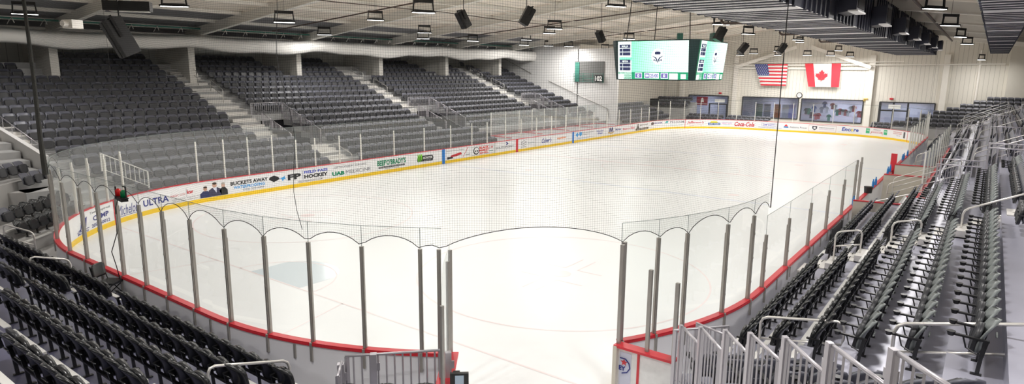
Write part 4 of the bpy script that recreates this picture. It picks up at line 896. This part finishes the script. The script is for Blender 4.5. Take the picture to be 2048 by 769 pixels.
# ================================================================== GOAL LAMP, CHAIR
gp = thing('goal_light', 'red and green goal lamps on a black bracket above the near glass', 'goal light', (-.2, -.05, 3.16))
wpart('bracket', MB().box((-.12, .05, 3.2), (.16, .62, .05), -.15).box((-.12, .05, 3.25), (.18, .66, .02), -.15).bar((-.14, .3, 3.22), (-.14, .3, 3.5), .03, .03).bar((-.12, -.24, 3.22), (-.12, -.24, 3.55), .03, .03).bar((-.12, -.24, 3.55), (-.12, -.1, 3.55), .03, .03), M_BLACK, gp)
for nm, y, c in (('red_lamp', .2, (.65, .01, .01)), ('green_lamp', -.1, (.0, .2, .06))):
    wpart(nm, MB().tube([(-.12, y, 3.26), (-.12, y, 3.4), (-.12, y, 3.44), (-.12, y, 3.46)], [.075, .072, .05, .01], 14), mat(nm+'_plastic', c, .2), gp, True)
    wpart('lamp_base', MB().tube([(-.12, y, 3.22), (-.12, y, 3.27)], .085, 14), M_BLACK, gp)
wpart('cable', MB().tube([(-.1, .3, 3.2), (-.08, .56, 2.9), (-.07, .68, 2.2), (-.2, .8, 1.7), (-.16, .7, 1.3), (-.1, .64, .7)], .012, 5), M_BLACK, gp)
wpart('clamp', MB().bar((-.04, .62, 3.15), (-.1, .25, 3.18), .04, .03), M_BLACK, gp)
ch = thing('folding_chair', 'black metal folding chair standing alone on the platform by the boards', 'chair', (-.38, .66, .452), -1.0); ch.scale = (1.12, 1.12, 1.12)
obj('seat', MB().box((0.02, 0, .45), (.42, .42, .05)), M_SEAT, ch); obj('backrest', shell(MB(), .42, .56, .88, lambda z: -.22-.12*(z-.45), .03, .08, .05, .02), M_SEAT, ch, True)
for sy in (-1, 1):
    obj('leg', MB().tube([(-.3, sy*.2, .86), (-.2, sy*.21, .45), (.24, sy*.21, .012)], .012, 7), M_BLACK, ch); obj('leg', MB().tube([(.2, sy*.19, .43), (-.26, sy*.19, .012)], .012, 7), M_BLACK, ch)
obj('crossbar', MB().tube([(.12, -.2, .16), (.12, .2, .16)], .01, 6).tube([(-.14, -.19, .14), (-.14, .19, .14)], .01, 6), M_BLACK, ch)
# ================================================================== SCOREBOARD
sb = thing('scoreboard', 'four sided video scoreboard with green screens hanging over centre ice', 'scoreboard', (34.6, .55, 7.3))
CX, CY, ZT, ZB = 34.9, .55, 8.46, 6.03
def oct_pts(h, c, z): return [(CX-h, CY-h+c, z), (CX-h, CY+h-c, z), (CX-h+c, CY+h, z), (CX+h-c, CY+h, z), (CX+h, CY+h-c, z), (CX+h, CY-h+c, z), (CX+h-c, CY-h, z), (CX-h+c, CY-h, z)]
mb = MB(); t_, b_ = oct_pts(3.0, .42, ZT+.05), oct_pts(2.75, .36, ZB-.06)
mb.add(t_+b_, [tuple(range(8)), tuple(range(8, 16))[::-1]]+[(i, (i+1) % 8, (i+1) % 8+8, i+8) for i in range(8)])
wpart('housing', mb, mat('scoreboard_black', (.01, .03, .03), .4), sb)
def em(name, c, s=1.0): return mat(name, (.02, .02, .02), .5, emit=c, estr=s)
E_G, E_W, E_N, E_P, E_GD = em('screen_mint', (.25, 1, .6), 1.4), em('screen_white', (.9, 1, .97), 1.6), em('screen_navy', (.02, .03, .12), 1.0), em('screen_violet', (.25, .2, .6), 1.0), em('screen_green', (.0, .45, .2), 1.0)
EM = em('screen_mint_glow', (1, 1, 1), 1.5); ntx = EM.node_tree; bs = ntx.nodes['Principled BSDF']   # the picture on the screen itself: mint to white
tcx = ntx.nodes.new('ShaderNodeTexCoord'); spx = ntx.nodes.new('ShaderNodeSeparateXYZ'); ntx.links.new(tcx.outputs['UV'], spx.inputs[0])
cr_ = ntx.nodes.new('ShaderNodeValToRGB'); cr_.color_ramp.elements[0].color = (.2, .95, .5, 1); cr_.color_ramp.elements[0].position = .15; cr_.color_ramp.elements[1].color = (.8, 1, .92, 1); cr_.color_ramp.elements[1].position = .85
ntx.links.new(spx.outputs[0], cr_.inputs[0]); ntx.links.new(cr_.outputs[0], bs.inputs['Emission Color'])
def face(o, ux, uy, WD, HT, sc=1.):
    o, ux, uy = Vector(o), Vector(ux), Vector(uy); nrm = ux.cross(uy).normalized()
    def rect(a0, b0, a1, b1, lay): k = nrm*lay*.012; return [o+ux*WD*a+uy*HT*b_+k for a, b_ in ((a0, b0), (a1, b0), (a1, b1), (a0, b1))]
    s = MB().poly(rect(0, 0, 1, 1, 1)); me_ = s.mesh('screen', EM); L0 = sb.location
    for v in me_.vertices: v.co -= L0
    ul = me_.uv_layers.new(name='UVMap'); 
    for i, c in enumerate(((0, 0), (1, 0), (1, 1), (0, 1))): ul.data[i].uv = c
    obj('screen', me_, None, sb)
    g = MB()
    mats = [E_W, E_N, E_P, E_GD, E_G]
    def q(mi, *r): g.cur = mi; g.poly(rect(*r))
    q(0, 0, .0, .2, 1, 1.5); q(3, 0, 0, 1, .19, 1.5); q(0, 0, 0, .09, .13, 2); q(0, .74, 0, .86, .16, 2); q(0, .9, .02, .97, .14, 2); q(4, .02, .5, .2, .58, 1.8)
    for y0 in (.62, .22):
        q(1, .025, y0+.21, .185, y0+.3, 2); q(1, .025, y0+.11, .185, y0+.195, 2); q(1, .025, y0+.01, .185, y0+.095, 2); q(0, .07, y0, .075, y0+.19, 3)
        g.cur = 0; flat_text(g, 'BULLS' if y0 > .5 else 'VISITOR', o+ux*WD*.06+uy*HT*(y0+.23)+nrm*.04, ux, uy, WD*.09, HT*.05, .03)
    for a0, a1, tx in ((.26, .35, '0'), (.77-.14, .86-.14, '0')):
        q(0, a0-.006, .02, a1+.006, .17, 2); q(2, a0, .035, a1, .155, 3); g.cur = 0; flat_text(g, tx, o+ux*WD*(a0+.03)+uy*HT*.055+nrm*.055, ux, uy, WD*.03, HT*.08, .03)
    q(0, .39, .02, .6, .17, 2); q(2, .4, .035, .465, .155, 3); q(0, .41, .07, .455, .12, 4); g.cur = 2; flat_text(g, '25:00', o+ux*WD*.475+uy*HT*.045+nrm*.05, ux, uy, WD*.115, HT*.1, .04)
    # club emblem: a horned head in a white disc
    cx, cy = .58, .6
    g.cur = 0; g.poly([o+ux*(WD*cx+.42*math.cos(2*PI*i/28))+uy*(HT*cy+.5*math.sin(2*PI*i/28)+.0)+nrm*.02 for i in range(28)])
    def E2(pts, mi=1): g.cur = mi; g.poly([o+ux*(WD*cx+a)+uy*(HT*cy+b__)+nrm*.035 for a, b__ in pts])
    E2([(-.2, .18), (-.16, .12), (.16, .12), (.2, .18), (.18, .28), (.08, .3), (-.08, .3), (-.18, .28)]); E2([(-.08, .32), (-.04, .32), (-.04, .36), (-.08, .36)]); E2([(.04, .32), (.08, .32), (.08, .36), (.04, .36)])
    for m_ in (-1, 1):
        E2([(m_*.4, .02), (m_*.3, -.02), (m_*.16, -.12), (m_*.04, -.36), (m_*.0, -.44), (m_*.02, -.2), (m_*.12, -.06), (m_*.3, .02)][::m_])
        E2([(m_*.1, -.26), (m_*.26, -.16), (m_*.3, -.3), (m_*.18, -.24), (m_*.12, -.36)][::m_])
    g.v = [(a-L0.x, b__-L0.y, c-L0.z) for a, b__, c in g.v]; obj('screen_picture', g, mats, sb)
dz = ZT-ZB-.06
face((CX-2.78, CY+2.39, ZB), (0, -1, 0), Vector((-.25, 0, 2.49)).normalized(), 4.86, 2.42)
face((CX-2.36, CY-2.78, ZB), (1, 0, 0), Vector((0, -.25, 2.49)).normalized(), 4.86, 2.42)
for a, b__ in ((-2.2, 2.2), (-2.2, -2.2), (2.2, 2.2), (2.2, -2.2)): wpart('hanging_cable', MB().tube([(CX+a, CY+b__, ZT), (CX+a*.9, CY+b__*.9, 11.6)], .03, 5), M_BLACK, sb)
wpart('top_light', MB().box((CX-1.4, CY-1.2, ZT+.25), (.5, .35, .5), .5).box((CX+2.0, CY-2.4, ZT+.35), (.9, .7, .6), .6), M_GREEN, sb)
# ================================================================== FLAGS, CLOCK, WALL ITEMS
def cloth(x, yl, yr, z0, z1, u0, u1, v0, v1, taper=0., n=14, lay=0.):
    mb = MB(); nv_ = 6
    for i in range(n+1):
        for j in range(nv_+1):
            u = u0+(u1-u0)*i/n; v = v0+(v1-v0)*j/nv_
            y = yl+(yr-yl)*u; z = z0+(z1-z0)*v
            y += taper*(1-v)*(1-u)*-1
            mb.v.append((x-.1*math.sin(u*9+1)*(1-v*.7)*.5-lay, y, z))
    for i in range(n):
        for j in range(nv_): a = i*(nv_+1)+j; mb.f.append((a, a+nv_+1, a+nv_+2, a+1)); mb.mi.append(0)
    return mb
F_R, F_W, F_B = mat('flag_red', (.68, .03, .05), .7), mat('flag_white', (.82, .82, .8), .7), mat('flag_blue', (.03, .05, .22), .7)
us = thing('national_flag', 'striped flag with white stars on blue hung on the far wall', 'flag', (76.5, 5.1, 6.2), 0, 'flags on the far wall')
wpart('field', cloth(76.42, 7.05, 3.1, 4.95, 7.6, 0, 1, 0, 1, 1.0), F_W, us, True)
for i in range(7): wpart('stripe', cloth(76.42, 7.05, 3.1, 4.95, 7.6, 0, 1, 2*i/13, (2*i+1)/13, 1.0, lay=.012), F_R, us, True, 'red stripe')
wpart('canton', cloth(76.42, 7.05, 3.1, 4.95, 7.6, 0, .4, 6/13, 1, 1.0, lay=.022), F_B, us, True, 'blue canton')
mb = MB()
for j in range(9):
    for i in range(6 if j % 2 == 0 else 5):
        u = (.035+(i+(.5 if j % 2 else 0))*.065); v = 1-(.04+j*.057); y = 7.05+(3.1-7.05)*u-1.0*(1-v)*(1-u); z = 4.95+2.65*v; x = 76.42-.1*math.sin(u*9+1)*(1-v*.7)*.5-.03
        mb.poly([(x, y-(.06 if k % 2 == 0 else .025)*math.sin(2*PI*k/10), z+(.06 if k % 2 == 0 else .025)*math.cos(2*PI*k/10)) for k in range(10)])
s_ = wpart('stars', mb, F_W, us, label='white stars'); s_['kind'] = 'stuff'
ca = thing('national_flag', 'red and white flag with a red maple leaf hung on the far wall', 'flag', (76.5, -.8, 6.2), 0, 'flags on the far wall')
wpart('field', cloth(76.42, 1.15, -2.78, 4.93, 7.65, 0, 1, 0, 1, .62), F_W, ca, True)
wpart('side_band', cloth(76.42, 1.15, -2.78, 4.93, 7.65, 0, .235, 0, 1, .62, 5, .012), F_R, ca, True); wpart('side_band', cloth(76.42, 1.15, -2.78, 4.93, 7.65, .745, 1, 0, 1, .62, 5, .012), F_R, ca, True)
leaf = [(0, -.1), (.03, -.42), (.33, -.37), (.29, -.24), (.62, .03), (.53, .08), (.59, .28), (.4, .24), (.35, .32), (.2, .16), (.26, .48), (.15, .43), (0, .68)]
leaf = leaf + [(-a, b__) for a, b__ in leaf[::-1][1:]]
wpart('maple_leaf', MB().poly([(76.33, -.82-a*1.15, 6.2+b__*1.1) for a, b__ in leaf]).bar((76.33, -.82, 5.85), (76.33, -.82, 5.5), .04, .04), F_R, ca)
tag(obj('flag_pole', MB().tube([(76.5, 12, 7.68), (76.5, -9, 7.85)], .05, 8).tube([(76.54, 18, 7.3), (76.54, -18, 7.6)], .07, 8), M_BEAM), 'long white pipe across the far wall above the flags', 'pipe')
ck = thing('wall_clock', 'round wall clock with black rim between the far windows', 'clock', (76.85, 1.55, 3.86))
def disc(mb, x, cy, cz, r, n=28): return mb.poly([(x, cy+r*math.cos(2*PI*i/n), cz+r*math.sin(2*PI*i/n)) for i in range(n)])
wpart('dial', disc(MB(), 76.83, 1.55, 3.86, .28), F_W, ck); wpart('rim', MB().tube([(76.84, 1.55+.3*math.cos(2*PI*i/28), 3.86+.3*math.sin(2*PI*i/28)) for i in range(29)], .045, 6), M_BLACK, ck)
wpart('hand', MB().bar((76.81, 1.55, 3.86), (76.81, 1.72, 3.92), .02, .02).bar((76.81, 1.55, 3.86), (76.81, 1.42, 4.0), .02, .02), M_BLACK, ck)
for i, (y, z) in enumerate(((11.3, 3.85), (-8.2, 3.75))): tag(obj('alarm_beacon', MB().box((76.92, y, z), (.15, .34, .2)).box((76.84, y, z), (.06, .2, .1)), M_RED), 'small red alarm beacon above the far %s door' % ['left', 'right'][i], 'beacon')
tag(obj('wall_unit', MB().box((76.75, -5.7, 3.55), (.2, .5, .3)).tube([(76.6, -5.9, 3.65), (76.6, -5.5, 3.65)], .1, 8), mat('brass_unit', (.6, .42, .1), .4)), 'small brass coloured emergency light beside the far right pillar', 'light')
for i, y in enumerate((16.5, 9.36, -5.99, -13.0)): struct('trim_pillar', MB().bb(76.62, XF, y-.28, y+.28, 0, 8.6 if i else 7.5), M_BEAM)
for a, b__ in (((76.4, 9.3, 7.2), (76.4, 2.2, 9.6)), ((76.4, .6, 9.6), (76.4, -5.9, 7.2))): struct('trim_brace', MB().bar(a, b__, .3, .38), M_BEAM)
struct('trim_beam', MB().bb(76.65, 76.97, -6, 9.3, 6.95, 7.2), M_BEAM); struct('trim_drain_pipe', MB().tube([(76.6, -15.9, 2), (76.6, -15.9, 9)], .12, 8), M_BEAM)
# far windows
M_ROOMW = mat('room_back_wall', (.62, .62, .72), .7); M_FRAME = mat('dark_window_frame', (.03, .03, .035), .4)
for i, (ya, yb, z0, z1) in enumerate(wins):
    wd = thing('window_%d' % (i+1), ['glazed double doors with a maroon sign beside them at the far left', 'wide dark window behind the far goal, left of the clock', 'wide shop window with hanging jerseys right of the clock', 'dark glazed doors at the far right corner'][i], 'window', (76.9, (ya+yb)/2, z0)); wd['kind'] = 'structure'
    mb = MB()
    for p, q_ in (((76.95, ya, z0), (76.95, ya, z1)), ((76.95, yb, z0), (76.95, yb, z1)), ((76.95, ya, z1), (76.95, yb, z1)), ((76.95, ya, z0), (76.95, yb, z0))): mb.bar(p, q_, .12, .12)
    wpart('window_frame', mb, M_FRAME, wd); wpart('pane', MB().bb(77.0, 77.01, yb, ya, z0, z1), M_WIN, wd)
struct('wall_back_room', MB().bb(81, 81.2, -13.5, 17, 0, 3.6).bb(77.3, 81, -13.6, -13.4, 0, 3.6).bb(77.3, 81, 16.9, 17.1, 0, 3.6), M_ROOMW); struct('ceiling_back_room', MB().bb(77.3, 81, -13.5, 17, 3.55, 3.6), M_DARK)
lw_ = thing('double_door', 'dark framed double glass door at the far left window', 'door', (76.9, 11.2, 0))
for y in (12.6, 11.4, 10.3): wpart('door_frame', MB().bb(76.86, 76.98, y-.08, y+.08, 0, 2.5), M_FRAME, lw_)
wpart('door_frame', MB().bb(76.86, 76.98, 10.2, 12.7, 2.35, 2.5), M_FRAME, lw_); wpart('transom_sign', MB().bb(76.84, 76.86, 10.6, 11.9, 2.65, 3.05), F_W, lw_)
lw2 = thing('double_door', 'dark framed double glass door at the far right corner', 'door', (76.9, -8.5, 0))
for y in (-7.2, -8.5, -9.9): wpart('door_frame', MB().bb(76.86, 76.98, y-.09, y+.09, 0, 3.3), M_FRAME, lw2)
wpart('door_frame', MB().bb(76.86, 76.98, -9.9, -7.1, 2.35, 2.5).bb(76.86, 76.98, -9.9, -7.1, .85, 1.0), M_FRAME, lw2); wpart('transom_sign', MB().bb(76.84, 76.86, -9.2, -8.0, 2.65, 3.1), F_W, lw2)
sg = obj('maroon_sign', MB().bb(76.9, 76.96, 12.9, 14.4, 2.2, 3.3), mat('maroon', (.25, .03, .05), .5)); tag(sg, 'maroon square sign with a pale figure in the far left window', 'sign'); 
obj('sign_figure', MB().poly([(76.89, 13.8, 2.6), (76.89, 13.4, 2.6), (76.89, 13.5, 3.1), (76.89, 13.65, 3.2), (76.89, 13.8, 3.0)]).bb(76.885, 76.89, 13.0, 14.3, 2.35, 2.42), F_W, sg)
random.seed(11); JC = [(.5, .03, .05), (.75, .75, .78), (.05, .1, .35), (.02, .25, .15), (.6, .08, .1), (.8, .8, .82), (.35, .35, .42), (.06, .06, .08)]
for i in range(22):
    y = .9-i*.29; z = 2.2+random.uniform(-.95, .75); c = random.choice(JC); mb = MB()
    mb.prism([(78.2, y+.16, z-.5), (78.2, y-.16, z-.5), (78.2, y-.15, z), (78.2, y-.3, z-.15), (78.2, y-.26, z+.12), (78.2, y-.1, z+.26), (78.2, y+.1, z+.26), (78.2, y+.26, z+.12), (78.2, y+.3, z-.15), (78.2, y+.15, z)], (.08, 0, 0))
    tag(obj('jersey', mb, mat('jersey_%d' % JC.index(c), c, .8)), 'small hockey jersey hanging in the far shop window, %s from left' % ORD[i], 'jersey', 'jerseys in the shop window')
for i, (y, c) in enumerate(((4.4, (.55, .18, .06)), (5.6, (.35, .35, .36)), (3.4, (.6, .6, .62)), (6.6, (.2, .28, .2)), (2.6, (.4, .4, .7)))):
    tag(obj('display_panel', MB().bb(78.4, 78.5, y-.4, y+.4, .9, 2.6), mat('display_panel_%d' % i, c, .6)), 'upright coloured panel behind the window left of the clock, %s from left' % ['third', 'second', 'fourth', 'first', 'fifth'][i], 'panel', 'panels behind the far window')
for y in (14, 5, -2, -5, -10):
    lo = bpy.data.objects.new('room_lamp_light', bpy.data.lights.new('room_lamp_light', 'AREA')); lo.data.size = 1.2; lo.data.energy = 75; COL.objects.link(lo); lo.location = (79, y, 3.45)
    t = tag(obj('ceiling_panel_light', MB().box((79, y, 3.5), (1.2, 1.2, .05)), M_LENS), 'square ceiling light in the room behind the far windows at %s' % {14: 'the far left', 5: 'left of clock', -2: 'the jerseys', -5: 'right of jerseys', -10: 'the far right'}[y], 'light')
# open room box with number 102
bo = thing('viewing_box', 'dark open viewing box with green door and railing marked 102 in the side wall', 'viewing box', (53.9, 17.9, 5.2))
wpart('opening', MB().bb(53.9, 53.99, 16.0, 19.6, 5.35, 7.55), mat('box_painted_shade', (.16, .16, .155), .8), bo); wpart('door', MB().bb(53.82, 53.9, 19.0, 19.5, 5.4, 7.45), M_GREEN, bo, label='dark green door')  # flat slab; the unlit interior is painted as its dark colour
mb = MB()
for i in range(6): mb.tube([(53.7, 15.95, 5.4+.17*i), (53.7, 19.6, 5.4+.17*i)], .02, 5)
for y in (15.95, 17.2, 18.4, 19.6): mb.tube([(53.7, y, 5.3), (53.7, y, 6.3)], .025, 5)
wpart('railing', mb, M_GREEN, bo)
mb = MB().bb(53.66, 53.68, 16.0, 16.95, 5.4, 6.1); wpart('number_sign', mb, M_BLACK, bo); wpart('number_text', flat_text(MB(), '102', (53.65, 16.9, 5.48), (0, -1, 0), (0, 0, 1), .85, .55, .04), F_W, bo)
struct('wall_stand_return', MB().bb(54.0, 54.3, 14.4, 19.3, 0, 8.9), M_WALLW)
tag(obj('wall_handrail', MB().tube([(53.9, 29.6, 8.0), (53.9, 25.4, 6.2)], .04, 6).tube([(53.9, 23.0, 5.4), (53.9, 15.4, 2.6), (53.9, 15.2, 1.6)], .04, 6), M_POST), 'sloping handrail on the white wall at the end of the left stand', 'handrail')
tag(obj('speaker_cabinet', MB().bb(70.5, 72, 17.6, 18.2, 2.2, 3.1), M_BLACK), 'low black cabinet beside the far left corner seats', 'cabinet')
# ================================================================== DUCTS
def duct(label, x0, x1, y0, y1, z0, z1, step, diff, side):
    t = thing('air_duct', label, 'duct', (x0, (y0+y1)/2, z0), 0, 'ribbed ceiling ducts')
    wpart('duct_body', MB().bb(x0, x1, y0+.06, y1-.06, z0+.05, z1), M_DUCTD, t); wpart('duct_underside', MB().bb(x0, x1, y0+.05, y1-.05, z0+.03, z0+.05), M_DUCT, t, label='pale underside of the duct')
    n = int((x1-x0)/step); mb = MB()
    for i in range(n):
        x = x0+step*(i+.5)
        if i % 7 == 3: continue
        mb.bb(x-.1, x+.1, y0, y1, z0+.01, z0+.04); mb.bb(x-.05, x+.05, y0, y0+.06, z0, z1); mb.bb(x-.05, x+.05, y1-.06, y1, z0, z1)
    r_ = wpart('rib', mb, M_DUCTD, t); r_['kind'] = 'stuff'
    for x in diff:
        d = wpart('diffuser_box', MB().prism([(x, side, z0+.25), (x+1.5, side, z0+.25), (x+1.5, side-.55, z0+.35), (x, side-.55, z0+.35)], (0, 0, .75)), M_DUCTD, t)
        obj('diffuser_grille', MB().bb(x+.15-t.location.x, x+1.35-t.location.x, side-.57-t.location.y, side-.55-t.location.y, .42, .98), M_DARK, d); 
        obj('diffuser_lip', MB().bb(x-.02-t.location.x, x+1.52-t.location.x, side-.6-t.location.y, side-.3-t.location.y, .29, .34), M_DUCT, d)
    for i in range(int((x1-x0)/3)): x = x0+1+3*i; wpart('hanger_rod', MB().tube([(x, y0+.1, z1), (x, y0+.1, zroof(y0)-.1)], .015, 4), M_BLACK, t)
    return t
duct('huge dark ribbed air duct with pale underside running along the right roof', 5.5, 63, -12.87, -9.8, 8.2, 9.85, .62, (10, 17, 24, 31, 38, 45, 52, 58), -12.87)
duct('second narrower ribbed duct above the right stand at the top right', 8.5, 60, -17.95, -16.75, 8.2, 9.1, .7, (), -17.9)
tag(obj('sprinkler_pipe', MB().tube([(3, -13.9, 10.2), (62, -13.9, 9.4)], .07, 8), M_PIPE), 'dark straight pipe above the large duct at the top right', 'pipe')
for i, (x, y) in enumerate(((8.2, -9.3), (18.5, -9.0), (27, -9.0), (36, -9))):
    tag(obj('pipe_loop', MB().tube([(x, y+.5, 9.0), (x, y+.5, 8.45), (x, y+.4, 8.36), (x, y-.9, 8.36), (x, y-1.0, 8.5), (x, y-1.0, 8.9)], .055, 8), M_PIPE), 'dark bent pipe loop under the left edge of the large duct, %s from the camera' % ORD[i], 'pipe', 'bent pipe loops')
# ================================================================== SPEAKERS
def speaker(label, p, rz, ry, s=1., rx=0.):
    t = thing('loudspeaker', label, 'loudspeaker', p, 0, 'black loudspeakers hung from the roof'); t.rotation_euler = (rx, ry, rz); t.scale = (s, s, s)
    obj('cabinet', MB().prism([(-.22, -.2, -.45), (.14, -.28, -.45), (.22, -.28, -.45), (.22, .28, -.45), (.14, .28, -.45), (-.22, .2, -.45)], (0, 0, .9)), M_BLACK, t)
    obj('grille', MB().box((.235, 0, 0), (.02, .52, .86)), M_BLACK, t)
    obj('yoke', MB().bar((0, -.3, 0), (0, -.3, .5), .06, .03).bar((0, .3, 0), (0, .3, .5), .06, .03).bar((0, -.32, .5), (0, .32, .5), .06, .05), M_BLACK, t)
    Mx = Matrix.Translation(p) @ Matrix.Rotation(rz, 4, 'Z') @ Matrix.Rotation(ry, 4, 'Y') @ Matrix.Rotation(rx, 4, 'X') @ Matrix.Scale(s, 4)
    r_ = obj('hanging_rod', MB().tube([(p[0], p[1], p[2]+.3), (p[0], p[1], zroof(p[1])-.1)], .02, 5), M_BLACK, t); r_.matrix_parent_inverse = Mx.inverted()
    return t
SPK = [((1.1, 2.1, 7.3), 2.85, .42, 1.15, 'large black loudspeaker hanging at the upper left, nearest of all', 0), ((18, 4.35, 9.0), 2.7, .5, .95, 'tilted black loudspeaker hanging left of the roof centre', 0), ((18.6, .9, 9.05), -.7, .5, .95, 'tilted black loudspeaker hanging right of the roof centre', 0),
 ((34.3, 5.6, 8.95), 2.7, .5, .9, 'tilted loudspeaker just left of the scoreboard', 0), ((33.6, -3.2, 8.85), -.7, .5, .95, 'tilted loudspeaker above the right scoreboard face', 0), ((55, -1.5, 8.7), -.8, .6, 1., 'distant tilted loudspeaker above the first flag', 0), ((48, -.2, 8.5), -.7, .7, 1., 'distant loudspeaker right of the scoreboard', 0)]
for p, rz, ry, s, lab, rx in SPK: speaker(lab, p, rz, ry, s, rx)
pj = thing('strip_lamp', 'black strip lamp housing hung above the large loudspeaker', 'lamp', (1.4, 2.2, 8.15), -.62)
obj('lamp_housing', MB().box((0, 0, .0), (1.15, .4, .26)), M_BLACK, pj); obj('lens', MB().box((0.05, -.02, -.14), (.95, .3, .02)), mat('dim_lens', (.7, .7, .62), .5), pj); obj('mount', MB().tube([(-.5, 0, .13), (-.5, 0, .35), (.6, 0, .35), (.6, 0, .9)], .035, 8), M_PIPE, pj)
tag(obj('projector', MB().box((2.6, 9.6, 8.0), (.5, .4, .3), .5).tube([(2.4, 9.5, 8.0), (2.2, 9.4, 8.0)], .1, 10), M_BEAM), 'small white unit hanging at the upper left near the roof', 'unit')
# wires across the roof
for i, (y, z, nm) in enumerate(((9.5, 9.9, 'left'), (7.5, 10.1, 'second'), (-1, 10.4, 'third'), (-4.5, 10.2, 'right'))):
    tag(obj('roof_cable', MB().tube([(-10+i*.7+8*k, y+.15*math.sin(k*2.1), z-.12*(k % 2)) for k in range(11)], .03, 4), M_BEAM if i % 2 else M_PIPE), 'long cable strung along under the roof, %s one' % nm, 'cable', 'roof cables')
for i, (x, z) in enumerate(((20, 9.7), (38, 9.9), (52, 9.9))):
    tag(obj('roof_conduit', MB().tube([(x, 24, z-.6), (x, 2, z+1.2)], .04, 6), M_PIPE), 'dark conduit running across under the roof, %s from the camera' % ORD[i], 'pipe', 'roof conduits')

obj('gathered_net', MB().tube([(*path(TOT+6.9, .12)[:2], 3.05), (*path(TOT+7.0, .14)[:2], 4.2), (*path(TOT+6.9, .1)[:2], 6.5), (*path(TOT+6.9, .1)[:2], 10.7)], [.09, .07, .055, .05], 8), mat('gathered_netting', (.05, .05, .045), .9), bpy.data.objects['safety_net'])

guard('sloping white picket rail behind the glass at the near left corner', (4.6, 14.0, 2.75), (6.5, 13.9, 1.7), .8, 10, indiv=False, m_=M_POSTL)
